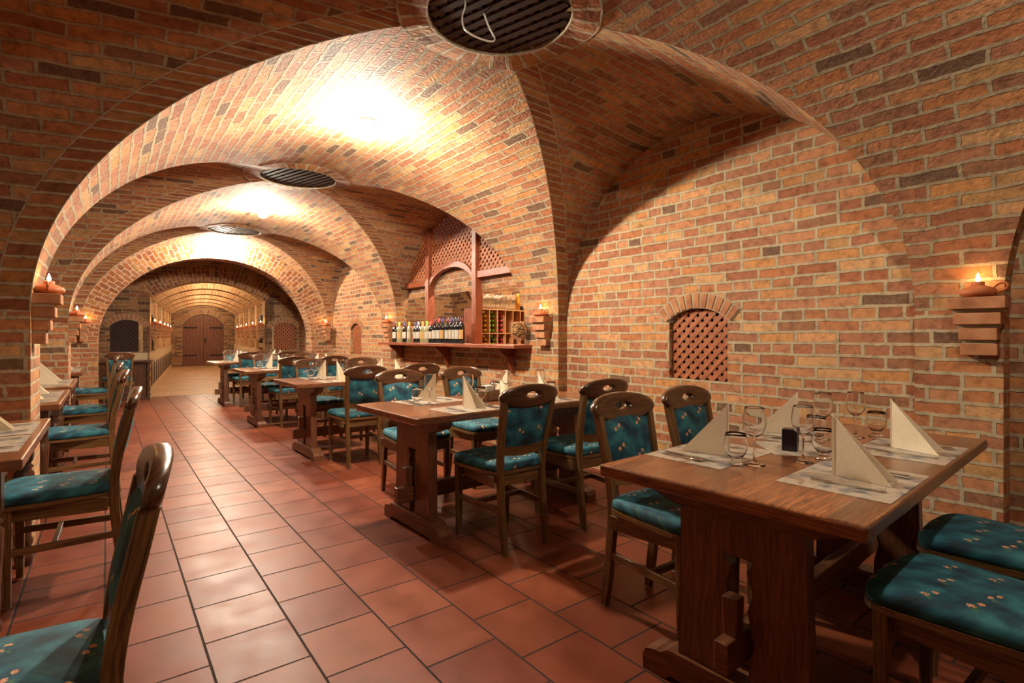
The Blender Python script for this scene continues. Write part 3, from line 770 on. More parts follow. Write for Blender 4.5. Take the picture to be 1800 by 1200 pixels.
# ------------------------------------------------------------------ chairs
def chair_proto():
    o = empty('dining_chair'); o['category'] = 'chair'
    wd = M['oak']
    # cushion: trapezoid, rounded
    def outline(n=48, wf=.215, wb=.18, yf=.215, yb=-.20, e=7.5):
        pts = []
        for i in range(n):
            a = 2*pi*i/n; c, s_ = cos(a), sin(a)
            x = (abs(c)**(2/e))*(1 if c >= 0 else -1); y = (abs(s_)**(2/e))*(1 if s_ >= 0 else -1)
            t = (y+1)/2; w_ = wb+(wf-wb)*t
            yy = yb+(yf-yb)*t+(.02*(1-x*x) if y > 0 else 0)*t
            pts.append((x*w_, yy))
        return pts
    ol = outline()
    def slab(mb, prof, cy=.0):
        P, U = [], []
        for s_, z in prof:
            P.append([(p[0]*s_, cy+(p[1]-cy)*s_, z) for p in ol+[ol[0]]]); U.append([(q[0]*1.0+.3, q[1]+(z-.46)*1.0) for q in P[-1]])
        mb.grid(P, U, 0, True)
    s_ = MB(); slab(s_, [(.2, .448), (.96, .448), (1.005, .452), (1.02, .464), (1.015, .480), (.985, .490), (.93, .496), (.6, .502), (.3, .505), (.001, .506)]); s_.build('seat_cushion', M['fabric'], o)
    f = MB()
    f.prism([(p[0]*1.03, p[1]*1.03) for p in ol], .430, .449, lambda u, v, w_: (u, v, w_))
    f.build('seat_frame', wd, o, bevel=.004)
    a = MB()
    a.box((0, .185, .395), (.36, .022, .06)); a.box((0, -.185, .395), (.26, .022, .06))
    for sx in (-1, 1):
        a.box((sx*.166, 0, .395), (.022, .36, .06), RZ(-sx*.10*-1), g=1)
    a.build('apron', wd, o, bevel=.002)
    def post(path, wx, wy):
        m = MB(); P, U = [], []; L = 0
        cr = [(-1, -1), (1, -1), (1, 1), (-1, 1), (-1, -1)]
        for i, (x, y, z, k) in enumerate(path):
            if i: L += (Vector(path[i][:3])-Vector(path[i-1][:3])).length
            P.append([(x+c[0]*wx*k/2, y+c[1]*wy*k/2, z) for c in cr]); U.append([(L, j*.04) for j in range(5)])
        m.grid(P, U, 0, False)
        m.add(P[0][:4], [(0, 1, 2, 3)]); m.add(P[-1][:4], [(0, 1, 2, 3)]); return m
    for sx in (-1, 1):
        pth = smoothp([(sx*.150, -.245, 0), (sx*.150, -.218, .2), (sx*.150, -.200, .42), (sx*.156, -.212, .58), (sx*.166, -.245, .74), (sx*.171, -.266, .840)], 3)
        post([(p.x, p.y, p.z, .82 if p.z < .01 else (.9 if p.z < .12 else 1)) for p in pth], .030, .040).build('back_post', wd, o, bevel=.003)
        post([(sx*.180, .178, 0, .72), (sx*.180, .178, .25, .9), (sx*.180, .178, .43, 1)], .038, .038).build('front_leg', wd, o, bevel=.003)
        st = MB(); dy = .39; st.box((sx*.166, -.018, .235), (.018, dy, .032), RZ(sx*-.08), g=1); st.build('side_stretcher', wd, o, bevel=.002)
    st = MB(); st.box((0, .02, .235), (.32, .02, .028)); st.build('cross_stretcher', wd, o, bevel=.002)
    # back panel
    def yb_(z): return -.212-(z-.58)*.215
    bp = MB(); P, U = [], []
    zs_ = [.585+.25*i/8 for i in range(9)]
    for sgn, nm in ((1, 0), (-1, 1)):
        P, U = [], []
        for i, z in enumerate(zs_):
            hw = .140+.014*i/8; row, ru = [], []
            for j in range(11):
                t = -1+2*j/10; bul = .024*(1-abs(t)**4)*(1-abs(2*i/8-1)**6)
                row.append((t*hw, yb_(z)+sgn*(.004+bul)-.0*t, z+(.012*(1-t*t) if i == 0 else 0)*-1)); ru.append((t*hw+.2, z+sgn*.31))
            P.append(row); U.append(ru)
        bp.grid(P, U, 0, True)
    bp.build('backrest_cushion', M['fabric'], o)
    lr = MB()
    top = [(-.146+.292*i/12, .592-.012*(1-(2*i/12-1)**2)) for i in range(13)]; bot = [(-.146+.292*i/12, .545+.0*i-.020*(1-(2*i/12-1)**2)) for i in range(13)][::-1]
    lr.prism(top+bot, -.009, .009, lambda u, v, w_: (u, yb_(v)+w_, v)); lr.build('lower_back_rail', wd, o, bevel=.003)
    # top rail: oval with a handle hole, gently curved
    tr_ = MB(); n = 56; zc = .868; aw, ah = .205, .067; hw, hh = .046, .019; th = .020
    def rp(u, v, sgn): return (u, yb_(zc+v)+.012-.55*u*u*-1*-1+sgn*th, zc+v+.0)
    rows = []
    for k in range(7):
        t = k/6; row = []
        for j in range(n+1):
            q = 2*pi*j/n; c, s2 = cos(q), sin(q)
            ex = 2.05; ox_ = aw*(abs(c)**(2/ex))*(1 if c > 0 else -1); oz_ = ah*(abs(s2)**(2/ex))*(1 if s2 > 0 else -1)
            row.append(((1-t)*hw*c+t*ox_, (1-t)*(hh*s2+.008)+t*oz_))
        rows.append(row)
    def yv(u, v, off): return (u, yb_(zc+v)-.012+.40*u*u+off, zc+v)
    seq = [(0, -.008)]+[(0, -th)]+[(k, -th) for k in range(1, 6)]+[(6, -th*.75), (6.0, 0), (6, th*.75)]+[(k, th) for k in range(5, -1, -1)]+[(0, -.008)]
    P, U = [], []
    for k, off in seq:
        rr = rows[int(k)]
        sc_ = 1.0 if abs(off) < .001 else 1
        P.append([yv(u*(.992 if abs(abs(off)-th*.75) < 1e-6 and k == 6 else 1), v*(.985 if k == 6 and abs(off) > .001 else 1), off) for u, v in rr]); U.append([(u+.4, v+off) for u, v in rr])
    tr_.grid(P, U, 0, True); tr_.build('top_rail', M['oak_dark'], o)
    return o
CH = chair_proto(); nch = 0
def chair(x, y, rz, label, group='dining chairs with teal flowered cushions'):
    """sitter faces local +y; (x,y) is where the back rail stands"""
    global nch
    d = Matrix.Rotation(rz, 3, 'Z') @ Vector((0, .255, 0))
    o = put(CH, nch, (x+d.x, y+d.y, 0), rz, label, group); nch += 1; return o

# ------------------------------------------------------------------ trestle tables (right-hand row)
def table_proto():
    o = empty('trestle_table'); o['category'] = 'table'
    L, W = 1.62, .81
    t = MB(); t.box((L/2, W/2, .73), (L, W, .042), g=0); t.build('tabletop', M['tabletop'], o, bevel=.008, segs=3)
    for xs in (.22, L-.16):
        br = MB(); hl = .345
        pr = [(-hl, .708), (-hl, .68), (-hl+.03, .655), (-hl+.09, .638), (-.22, .625), (.22, .625), (hl-.09, .638), (hl-.03, .655), (hl, .68), (hl, .708)]
        br.prism(pr, -.045, .045, lambda u, v, w_: (xs+w_, W/2+u, v)); b_ = br.build('trestle_head', M['table'], o, bevel=.004)
        sl = MB()
        # pair of boards with a shaped slot between them
        sw = .212
        outl = [(-sw, .06), (-.035, .06), (-.035, .16), (-.052, .24), (-.03, .34), (-.048, .40), (-.03, .46), (-.05, .50), (.05, .50), (.03, .46), (.048, .40), (.03, .34), (.052, .24), (.035, .16), (.035, .06), (sw, .06), (sw-.012, .63), (-sw+.012, .63)]
        sl.prism(outl, -.028, .028, lambda u, v, w_: (xs+w_, W/2+u, v), g=1); sl.build('trestle_board', M['table'], o, bevel=.003)
        ft = MB(); fl_ = .345
        pr = [(-fl_, 0), (-fl_+.09, 0), (-fl_+.11, .018), (fl_-.11, .018), (fl_-.09, 0), (fl_, 0), (fl_, .05), (fl_-.012, .075), (fl_-.05, .085), (fl_-.07, .085), (fl_-.10, .105), (-fl_+.10, .105), (-fl_+.07, .085), (-fl_+.05, .085), (-fl_+.012, .075), (-fl_, .05)]
        ft.prism(pr, -.048, .048, lambda u, v, w_: (xs+w_, W/2+u, v)); ft.build('foot', M['table'], o, bevel=.004)
        wg = MB(); dr = -1 if xs < 1 else 1
        wg.box((xs+dr*.062, W/2, .305), (.05, .05, .17), g=2, taper=.8); wg.build('wedge', M['table'], o, bevel=.003)
    st = MB(); st.box((L/2+.03, W/2, .225), (L-.38+.28, .045, .095), g=0); st.build('stretcher', M['table'], o, bevel=.004)
    return o
TP = table_proto(); ntb = 0
TNAME = ['nearest right-hand table', 'second right-hand table', 'third right-hand table', 'fourth right-hand table', 'farthest right-hand table']
TABS = [(1.415, .478, radians(3.2)), (1.33, 2.58, radians(2.0)), (1.39, 5.08, radians(1)), (1.38, 7.38, 0), (1.41, 10.05-.02, 0)]
TLAB = ['dark oak trestle table nearest the camera with a worn edge and full settings', 'second dark oak trestle table from the camera, beside the lattice window wall', 'third oak trestle table from the camera, in front of the bottle shelf', 'fourth oak trestle table from the camera, small in the picture', 'farthest oak trestle table near the mouth of the narrow passage']
for i, (x, y, r) in enumerate(TABS):
    put(TP, ntb, (x, y, 0), r, TLAB[i], 'oak trestle tables of the right-hand row'); ntb += 1

# chairs of the right-hand row
side = {0: 'aisle', 1: 'wall'}
nearb = [(1.91, .115), (1.87, 2.30), (1.88, 4.66), (1.95, 7.26), (1.93, 9.78)]
nearw = [(2.50, .15), (2.48, 2.30), (2.47, 4.72), (2.46, 7.22), (2.52, 9.78)]
fara = [(1.92, 1.635), (1.85, 3.87), (1.90, 6.35), (1.92, 8.66), (1.92, 11.2)]
farw = [(2.46, 1.66), (2.45, 3.91), (2.50, 6.32), (2.50, 8.66), (2.50, 11.2)]
rr = random.Random(3)
for i in range(5):
    nm = TNAME[i]
    for (x, y), s_ in ((nearb[i], 'aisle-side'), (nearw[i], 'wall-side')):
        chair(x, y, rr.uniform(-.04, .04), '%s oak chair with teal cushion on the near side of the %s' % (s_, nm))
    for (x, y), s_ in ((fara[i], 'aisle-side'), (farw[i], 'wall-side')):
        chair(x, y, pi+rr.uniform(-.05, .05), '%s oak chair facing the camera across the %s' % (s_, nm))

# ------------------------------------------------------------------ tableware
def napkin_proto():
    o = MB(); hgt, dep, th = .195, .175, .0022
    for a in (radians(15), radians(-15)):
        R_ = Matrix.Rotation(a, 3, 'Z'); n_ = R_ @ Vector((1, 0, 0))
        for k in (0, 1):
            an = R_
            tri = [(0, 0, 0), (0, dep-k*.006, 0), (0, 0, hgt-k*.006)]
            base = [R_ @ Vector(p) + n_*(k*.0035*(1 if a > 0 else -1)) for p in tri]
            vs = [tuple(p-n_*th/2) for p in base]+[tuple(p+n_*th/2) for p in base]
            o.add(vs, [(0, 1, 2), (3, 5, 4), (0, 3, 4, 1), (1, 4, 5, 2), (2, 5, 3, 0)])
    m = o.build('folded_napkin', M['napkin']); m['category'] = 'napkin'; return m
def lathe_obj(name, prof, mat, cat, n=28):
    m = MB(); m.lathe(prof, n=n); o = m.build(name, mat); o['category'] = cat; return o
wine_prof = [(.0005, .0), (.034, .0), (.035, .0015), (.030, .004), (.012, .008), (.005, .014), (.0042, .03), (.0042, .085), (.006, .094), (.016, .100), (.028, .112), (.036, .130), (.0385, .148), (.037, .168), (.032, .195), (.0315, .2),
             (.0305, .2), (.0308, .195), (.0355, .168), (.037, .148), (.0345, .131), (.0268, .114), (.0155, .1025), (.0005, .099)]
tumb_prof = [(.0005, 0), (.028, 0), (.029, .003), (.024, .010), (.014, .018), (.018, .026), (.031, .040), (.038, .058), (.0395, .075), (.036, .100), (.034, .112),
             (.0328, .112), (.0345, .100), (.038, .075), (.0365, .059), (.0295, .042), (.016, .029), (.0005, .026)]
G1 = lathe_obj('wine_glass', wine_prof, M['glass_solid'], 'wine glass'); G2 = lathe_obj('water_glass', tumb_prof, M['glass_solid'], 'water glass')
NP = napkin_proto()
def mat_proto():
    m = MB(); m.box((0, 0, .0004), (.43, .30, .0008)); o = m.build('placemat', M['mat']); o['category'] = 'placemat'; return o
MP = mat_proto()
def cutlery(kind):
    m = MB()
    def strip(pts, z=.004, t=.0018):
        L = [(x-w_/2, y) for x, y, w_ in pts]+[(x+w_/2, y) for x, y, w_ in pts][::-1]
        m.prism(L, z, z+t, lambda u, v, w_: (u, v, w_))
    if kind == 'fork':
        strip([(0, 0, .010), (0, .02, .016), (0, .06, .010), (0, .11, .006), (0, .135, .012), (0, .15, .022), (0, .158, .023)])
        for dx in (-.0085, -.003, .003, .0085): strip([(dx, .157, .0035), (dx, .198, .0022)])
    elif kind == 'knife':
        strip([(0, 0, .014), (0, .03, .016), (0, .09, .012), (0, .10, .014), (.001, .16, .018), (.0, .20, .012), (-.005, .215, .002)])
    else:
        strip([(0, 0, .010), (0, .02, .015), (0, .06, .009), (0, .12, .006)])
        m.lathe([(.0005, .0035), (.012, .0045), (.019, .008), (.0185, .0095), (.011, .006), (.0005, .005)], c=(0, .145, 0), n=18, sy=1.5)
    o = m.build(kind, M['steel'], bevel=0); o['category'] = 'cutlery'; return o
FK, KN, SP = cutlery('fork'), cutlery('knife'), cutlery('spoon')
cnt = {}
def place(proto, loc, rz, label, group=None, cat=None):
    k = proto.name; u = cnt.get(k, 0); cnt[k] = u+1
    return put(proto, u, loc, rz, label, group)
ZT = .7512
def setting(ti, lx, near, seat, full=True, jit=0, base=None):
    """lx: along the table, near: sitter at the camera side"""
    x0, y0, r = TABS[ti] if base is None else base[:3]; nm = TNAME[ti] if base is None else base[3]
    W = .81
    R_ = Matrix.Rotation(r, 3, 'Z')
    sg = 1 if near else -1
    def P(dx, dy, z=ZT):      # dy measured from the sitter's table edge inward, dx to the sitter's right
        ly = dy if near else W-dy
        v = R_ @ Vector((lx+dx*sg, ly, 0)); return (x0+v.x, y0+v.y, z)
    fa = r if near else r+pi      # facing inward = local +y
    ds = '%s %s seat of the %s' % ('near' if near else 'far', seat, nm)
    ln = 'table settings of the right-hand row'
    place(MP, P(.0, .165), fa+jit, 'printed paper placemat at the '+ds, 'paper placemats')
    ja = rr.uniform(-.15, .15)+jit
    place(NP, P(0, .235+rr.uniform(-.01, .01), ZT+.002), fa+pi+ja, 'cream folded napkin standing at the '+ds, 'standing folded napkins')
    g = 'cutlery on the placemats'
    place(FK, P(-.11, .05), fa+.05, 'fork at the '+ds, g)
    place(KN, P(.12, .045), fa-.06, 'knife at the '+ds, g)
    place(SP, P(.155, .055), fa-.02, 'spoon at the '+ds, g)
def glass(kind, x, y, lab): place(G1 if kind else G2, (x, y, ZT), 0, lab, 'wine glasses on the tables' if kind else 'water glasses on the tables')
for ti in range(5):
    for lx, seat in ((.46, 'aisle-side'), (1.10, 'wall-side')):
        for near in (True, False): setting(ti, lx, near, seat, jit=rr.uniform(-.1, .1) if ti else 0)
n0 = 'nearest right-hand table'
glass(1, 1.79, .95, 'wine glass beside the left-most napkin on the '+n0); glass(0, 1.73, .985, 'water glass directly in front of the left napkin on the '+n0)
glass(1, 1.965, .865, 'wine glass in the middle, by the black holder on the '+n0); glass(0, 2.06, .835, 'water glass right of the black holder on the '+n0)
glass(1, 2.46, 1.0, 'wine glass behind the middle of the '+n0+', left of the far pair'); glass(1, 2.63, .935, 'wine glass right of the far pair on the '+n0)
glass(0, 2.72, .885, 'water glass next to the right-most napkin on the '+n0); glass(0, 2.36, .985, 'water glass behind the black holder on the '+n0)
for ti in range(1, 5):
    x0, y0, r = TABS[ti]; nm = TNAME[ti]; R_ = Matrix.Rotation(r, 3, 'Z')
    for lx, seat in ((.46, 'aisle-side'), (1.10, 'wall-side')):
        for near in (True, False):
            sg = 1 if near else -1
            for kind, dx, dy in ((1, .10, .33), (0, .17, .29)):
                v = R_ @ Vector((lx+dx*sg, dy if near else .81-dy, 0))
                glass(kind, x0+v.x, y0+v.y, '%s at the %s %s seat of the %s' % ('wine glass' if kind else 'water glass', 'near' if near else 'far', seat, nm))
# condiment holders
hp = empty('salt_and_pepper_holder'); hp['category'] = 'condiment holder'
b = MB(); b.box((0, 0, .042), (.055, .055, .084)); b.build('holder', M['blackgloss'], hp, bevel=.004)
b = MB(); b.lathe([(.001, 0), (.016, 0), (.017, .05), (.012, .06), (.013, .075), (.001, .08)], c=(.05, .0, 0), n=18); b.build('shaker', M['glass'], hp)
place(hp, (2.13, .985, ZT+.001), .3, 'black square condiment holder with glass shaker on the nearest right-hand table')
cm = put(MP, 1, (2.17, .99, ZT-.0002), radians(45), 'printed paper placemat under the black condiment holder in the table middle', 'paper placemats')
cm.scale = (.62, .75, 1)
bx = empty('table_caddy'); bx['category'] = 'caddy'
b = MB(); b.box((0, 0, .035), (.16, .09, .07)); b.build('caddy_box', M['oak'], bx, bevel=.006)
b = MB(); b.box((-.02, 0, .085), (.09, .05, .04)); b.build('sachets', M['whitepl'], bx, bevel=.002)
b = MB(); b.lathe([(.001, .07), (.014, .07), (.014, .11), (.009, .118), (.001, .12)], c=(.055, 0, 0), n=14); b.build('shaker', M['steel'], bx)
v = Matrix.Rotation(TABS[1][2], 3, 'Z') @ Vector((.80, .42, 0)); place(bx, (TABS[1][0]+v.x, TABS[1][1]+v.y, ZT), .4, 'wooden caddy holding white sachets on the second right-hand table')

# ------------------------------------------------------------------ left-hand tables with turned legs
def ltable_proto():
    o = empty('turned_leg_table'); o['category'] = 'table'
    L, W = 1.22, .80      # L along y, W along -x
    t = MB(); t.box((-W/2, L/2, .73), (W, L, .042), g=1); t.build('tabletop', M['tabletop'], o, bevel=.007, segs=3)
    a = MB()
    for y in (.09, L-.09): a.box((-W/2, y, .665), (W-.2, .025, .085), g=0)
    for x in (-.1, -W+.1): a.box((x, L/2, .665), (.025, L-.2, .085), g=1)
    a.build('apron', M['oak_left'], o, bevel=.002)
    prof = [(.028, 0), (.036, .01), (.040, .04), (.030, .07), (.024, .09), (.036, .11), (.038, .13), (.030, .15), (.034, .30), (.040, .42), (.042, .48), (.028, .50), (.040, .515), (.028, .53), (.038, .55)]
    for x in (-.1, -W+.1):
        for y in (.09, L-.09):
            l = MB(); l.lathe(prof, c=(x, y, 0), n=24); l.box((x, y, .63), (.075, .075, .158), g=2); l.build('leg', M['oak_left'], o)
    return o
LP = ltable_proto()
LTX = -.245
LT = [(LTX, -.35), (LTX, 2.62), (LTX, 4.58), (LTX, 6.05), (LTX, 8.35)]
LTN = ['left-hand table beside the camera', 'nearest visible left-hand table', 'second visible left-hand table', 'third visible left-hand table', 'farthest left-hand table']
# skip the first one: it would stand beside the camera, outside the picture
LL = ['', 'dark oak table with turned legs at the left edge of the picture', 'dark oak table just behind the nearest left pillar', 'dark oak table between the two left pillars, third from the front', 'farthest left-hand dark oak table, small and beyond the pillars']
for i in range(1, 5):
    place(LP, (LT[i][0], LT[i][1], 0), 0, LL[i], 'turned-leg tables of the left-hand row')
    y0 = LT[i][1]
    for k, yy in enumerate((.86, .40)):
        where = ('far' if k == 0 else 'near')+' end of the '+LTN[i]
        place(MP, (LTX-.18, y0+yy, ZT), pi/2, 'printed paper placemat at the '+where, 'paper placemats')
        place(NP, (LTX-.28, y0+yy, ZT+.002), -pi/2+rr.uniform(-.1, .1), 'cream folded napkin at the '+where, 'standing folded napkins')
        place(KN, (LTX-.05, y0+yy-.12, ZT+.001), pi/2, 'knife at the '+where, 'cutlery on the placemats')
        place(FK, (LTX-.05, y0+yy+.11, ZT+.001), pi/2, 'fork at the '+where, 'cutlery on the placemats')
        glass(1, LTX-.38, y0+yy-.12, 'wine glass at the '+where)
        glass(0, LTX-.36, y0+yy-.20, 'water glass at the '+where)
for (x, y), lab in (((.062, 1.52), 'oak chair seen edge-on in the bottom left corner, nearest the camera'), ((.085, 3.38), 'oak chair with its back to the aisle at the nearest visible left-hand table'),
                    ((.08, 5.22), 'oak chair with its back to the aisle just behind the nearest left pillar'), ((.075, 6.72), 'oak chair with its back to the aisle at the third visible left-hand table'),
                    ((.075, 9.0), 'oak chair with its back to the aisle at the farthest left-hand table')):
    chair(x, y, pi/2+rr.uniform(-.03, .03), lab)
chair(.17, 10.9, 0.08, 'oak chair standing with its back to the camera before the dark console')

# console at the end wall
cs = empty('console_cabinet', tuple(T0+TR*-1.42+TT*-.30), -TA); tag(cs, 'dark wooden console with turned corner column left of the narrow passage', 'cabinet')
b = MB(); b.box((0, 0, .72), (.90, .46, .04)); b.build('console_top', M['oak_left'], cs, bevel=.006)
b = MB(); b.box((0, .02, .37), (.78, .36, .66), g=2); b.build('body', M['oak_left'], cs, bevel=.004)
b = MB(); b.box((0, 0, .03), (.86, .44, .06)); b.build('plinth', M['oak_left'], cs, bevel=.006)
for sx in (-1, 1):
    b = MB(); b.lathe([(.03, .06), (.038, .09), (.024, .13), (.034, .2), (.022, .3), (.034, .4), (.022, .48), (.034, .58), (.024, .64), (.04, .68), (.04, .70)], c=(sx*.40, -.19, 0), n=20); b.build('column', M['oak_left'], cs)

# ------------------------------------------------------------------ bar opening
byc, ba = BAYS[2]
bs = empty('bar_shelf', (0, 0, 0)); tag(bs, 'reddish wooden shelf on brackets along the bar opening', 'shelf')
b = MB(); b.box((XR+.02, (4.06+7.42)/2+.02, 1.09), (.50, 3.30, .036), g=1); b.build('shelf_board', M['cherry'], bs, bevel=.004)
for y in (4.42, 5.75, 7.05):
    b = MB(); pr = [(XR+.0, 1.072), (XR-.21, 1.072), (XR-.19, 1.04), (XR-.10, .97), (XR-.04, .86), (XR-.012, .80), (XR+.0, .80)]
    b.prism(pr, -.022, .022, lambda u, v, w_: (u, y+w_, v)); b.build('bracket', M['cherry'], bs, bevel=.003)
scn = empty('bar_screen', (0, 0, 0)); tag(scn, 'reddish wooden lattice screen with posts and arch filling the bar opening', 'screen')
P1, P2 = 6.42, 5.26; XB = 3.50
def U_(y):
    d = (y-byc)/ba; return ZS+B*sqrt(max(0, 1-d*d))
for y in (P1, P2):
    b = MB(); b.box((XB, y, (1.108+U_(y))/2), (.10, .09, U_(y)-1.108), g=2); b.build('post', M['cherry'], scn, bevel=.004)
am = (P1+P2)/2; ahw = (P1-P2)/2-.045
def archz(y): 
    t = min(1, abs(y-am)/ahw); return 1.86+.29*sqrt(max(0, 1-t*t*.93))-.0766
def Lz(y):
    if y > P1+.04: return 1.965
    if y < P2-.04: return 1.965
    return archz(y)+.065
b = MB(); n = 24
low = [(am-ahw+2*ahw*i/n, archz(am-ahw+2*ahw*i/n)) for i in range(n+1)]; up = [(p[0], p[1]+.075) for p in low][::-1]
b.prism(low+up, -.035, .035, lambda u, v, w_: (XB+w_, u, v)); b.build('arch_rail', M['cherry'], scn, bevel=.004)
for ya, yb in ((P1+.045, byc+ba*sqrt(1-((1.9-ZS)/B)**2)+.03), (byc-ba*sqrt(1-((1.9-ZS)/B)**2)-.03, P2-.045)):
    b = MB(); b.box((XB, (ya+yb)/2, 1.925), (.07, yb-ya, .08), g=1); b.build('rail', M['cherry'], scn, bevel=.003)
lt = MB()
lattice(lt, lambda u, v: Lz(u) < v < U_(u)-.005 and abs(u-P1) > .05 and abs(u-P2) > .05, (byc-ba, byc+ba, 1.86, 2.8), lambda u, v, w_: (XB+w_-.004, u, v), .060, .028, .0035)
lt.build('lattice', M['lattice'], scn)

# bar room behind
RX0, RX1, RY0, RY1 = 3.56, 5.35, 3.70, 8.9
bw = MB()
pl = lambda x0, y0, x1, y1: vface(bw, x0, y0, x1, y1, 0, 2.9, s=lambda a_, b_, c_: (a_, b_, c_))
pl(RX1, RY0, RX1, RY1); pl(RX0, RY0, RX1, RY0); pl(RX0, RY1, RX1, RY1)
# inside face of the bar wall beside the arch
o_ = [(RY0, 0), (RY1, 0), (RY1, 2.9), (RY0, 2.9)]
hole = [(byc-ba, BARZ), (byc+ba, BARZ)]+lun(byc, ba)
bw.panel(o_, [hole], lambda u, v: (RX0, u, v))
bw.build('wall_bar_room', [M['oldbrick']], kind='structure')
bc = MB(); P, U = [], []
for i in range(25):
    a = pi*i/24; P.append([(4.45+.92*cos(a), y, 1.75+.95*sin(a)) for y in (RY0, RY1)]); U.append([(y, a*1.1) for y in (RY0, RY1)])
bc.grid(P, U, 0, True); bc.build('ceiling_bar_room', [M['oldbrick']], kind='structure')
# wedge where two brick arches meet on the back wall
bv = MB(); yv0 = 8.05; tip = (RX1-.02, yv0, 1.60)
L_ = [(RX1-.02, yv0-.75*t, 1.60+1.05*t**.75) for t in [k/8 for k in range(9)]]
R2 = [(RX1-.02, yv0+.75*t, 1.60+1.05*t**.75) for t in [k/8 for k in range(9)]]
Md = [(RX1-.02-.55*t, yv0, 1.60+1.05*t**.75) for t in [k/8 for k in range(9)]]
bv.grid([[L_[k], Md[k]] for k in range(9)], [[(0, k*.13), (.6*k/8, k*.13)] for k in range(9)]); bv.grid([[R2[k], Md[k]] for k in range(9)], [[(0, k*.13), (.6*k/8, k*.13)] for k in range(9)])
bv.build('trim_8', [M['oldbrick']], kind='structure')
ceiling_lamp((4.55, 5.2, 2.69), .058, 'ceiling lamp inside the bar room behind the lattice screen', M['lamp_s'])
ceiling_lamp((4.5, 7.3, 2.695), .032, 'second, added lamp inside the bar room, brightening its far end', M['lamp_s'])  # extra lamp added to lift the dark end of the bar room
# counter + wine rack
b = MB(); b.box((4.15, 5.75, .545), (1.0, .62, 1.04), g=0); co = b.build('bar_counter', M['cherry'], bevel=.005); tag(co, 'wooden counter behind the bar opening that carries the wine rack', 'counter')
ra = math.atan2(.13, .81)
rk = empty('wine_rack', (3.70, 5.46, 1.066), ra); tag(rk, 'light wooden wine rack with square compartments behind the right bar post', 'wine rack')
RW, RH, RD = .86, .47, .30; ncol = 6; cw = RW/ncol; zdiv = .165
b = MB()
for i in range(ncol+1): b.box((i*cw, RD/2, RH/2), (.012, RD, RH), g=2)
b.build('upright', M['rackwood'], rk)
b = MB()
for z in (.006, zdiv, RH): b.box((RW/2, RD/2, z), (RW+.012, RD, .012), g=0)
b.build('shelf', M['rackwood'], rk)
b = MB(); b.box((-.012, RD/2, RH/2+.004), (.012, RD+.01, RH+.02), g=2); b.build('side_panel', M['cherry'], rk)
b = MB(); b.box((RW/2, RD-.004, RH/2), (RW, .008, RH)); b.build('back_board', M['cherry'], rk)
def lying_proto(cm_):
    o = empty('wine_bottle'); o['category'] = 'bottle'
    m = MB(); m.lathe([(.001, .25), (.030, .25), (.030, .09), (.012, .06), (.012, .0)], n=14, T=RX(-pi/2)); m.build('bottle_body', M['bgl'], o)
    m = MB(); m.lathe([(.0125, .035), (.0155, .034), (.0155, 0), (.001, -.002)], n=14, T=RX(-pi/2)); m.build('capsule', M[cm_], o); return o
RR = Matrix.Rotation(ra, 3, 'Z')
rows_up = [(.5, .4385, 1)]+[(None, z, 2) for z in (.385, .325, .265, .205)]
for ci, (cm_, cn) in enumerate((('cap_yellow', 'yellow'), ('cap_green', 'green'), ('cap_red', 'red'))):
    pr_ = lying_proto(cm_); used = 0
    for z, fr, rn, cell in ((.435, (.5,), 'top', 'upper'), (.385, (.24, .76), 'second', 'upper'), (.325, (.24, .76), 'third', 'upper'), (.265, (.24, .76), 'fourth', 'upper'), (.205, (.24, .76), 'bottom', 'upper'), (.13, (.5,), 'top', 'lower'), (.085, (.24, .76), 'middle', 'lower'), (.035, (.24, .76), 'bottom', 'lower')):
        for k, f_ in enumerate(fr):
            v = RR @ Vector(((ci+f_)*cw, .03, 0))
            sd_ = '' if len(fr) == 1 else (' left' if k == 0 else ' right')
            o = put(pr_, used, (3.70+v.x, 5.46+v.y, 1.066+z), ra, '%s-capped bottle lying in the %s rack compartment, %s row%s' % (cn, cell, rn, sd_), cn+'-capped bottles in the rack'); used += 1
# tall glasses on top of the rack
ordn = ['first', 'second', 'third', 'fourth', 'fifth', 'sixth', 'seventh', 'eighth', 'ninth', 'tenth', 'eleventh', 'twelfth', 'thirteenth', 'fourteenth', 'fifteenth', 'sixteenth', 'last']
TG = lathe_obj('beer_glass', [(.001, 0), (.026, 0), (.027, .01), (.024, .03), (.030, .12), (.034, .19), (.0328, .19), (.0285, .12), (.022, .032), (.001, .03)], M['glass'], 'glass', 18)
k = 0
for j in range(2):
    for i in range(8):
        v = RR @ Vector((.05+i*.085, .06+j*.10, 0)); 
        put(TG, k, (3.70+v.x, 5.46+v.y, 1.066+RH+.007), 0, 'tall clear glass on top of the wine rack, %s row, %s from the left' % (('front', 'rear')[j], ordn[i]), 'tall glasses on the wine rack'); k += 1
tag(TG, TG['label'], 'glass', 'tall glasses on the wine rack')
v = RR @ Vector((.75, .08, 0)); ab = MB(); ab.lathe([(.001, 0), (.034, 0), (.035, .12), (.022, .17), (.022, .23), (.001, .23)], n=18); ao = ab.build('amber_bottle', M['amber']); ao.location = (3.70+v.x, 5.46+v.y, 1.066+RH+.007); tag(ao, 'amber bottle beside the tall glasses on the wine rack', 'bottle')
v = RR @ Vector((.825, .07, 0)); ab = MB(); ab.box((0, 0, .03), (.07, .05, .06)); ao = ab.build('small_dark_tin', M['blackgloss'], bevel=.004); ao.location = (3.70+v.x, 5.46+v.y, 1.066+RH+.0065); tag(ao, 'small dark tin at the right end on top of the wine rack', 'tin')
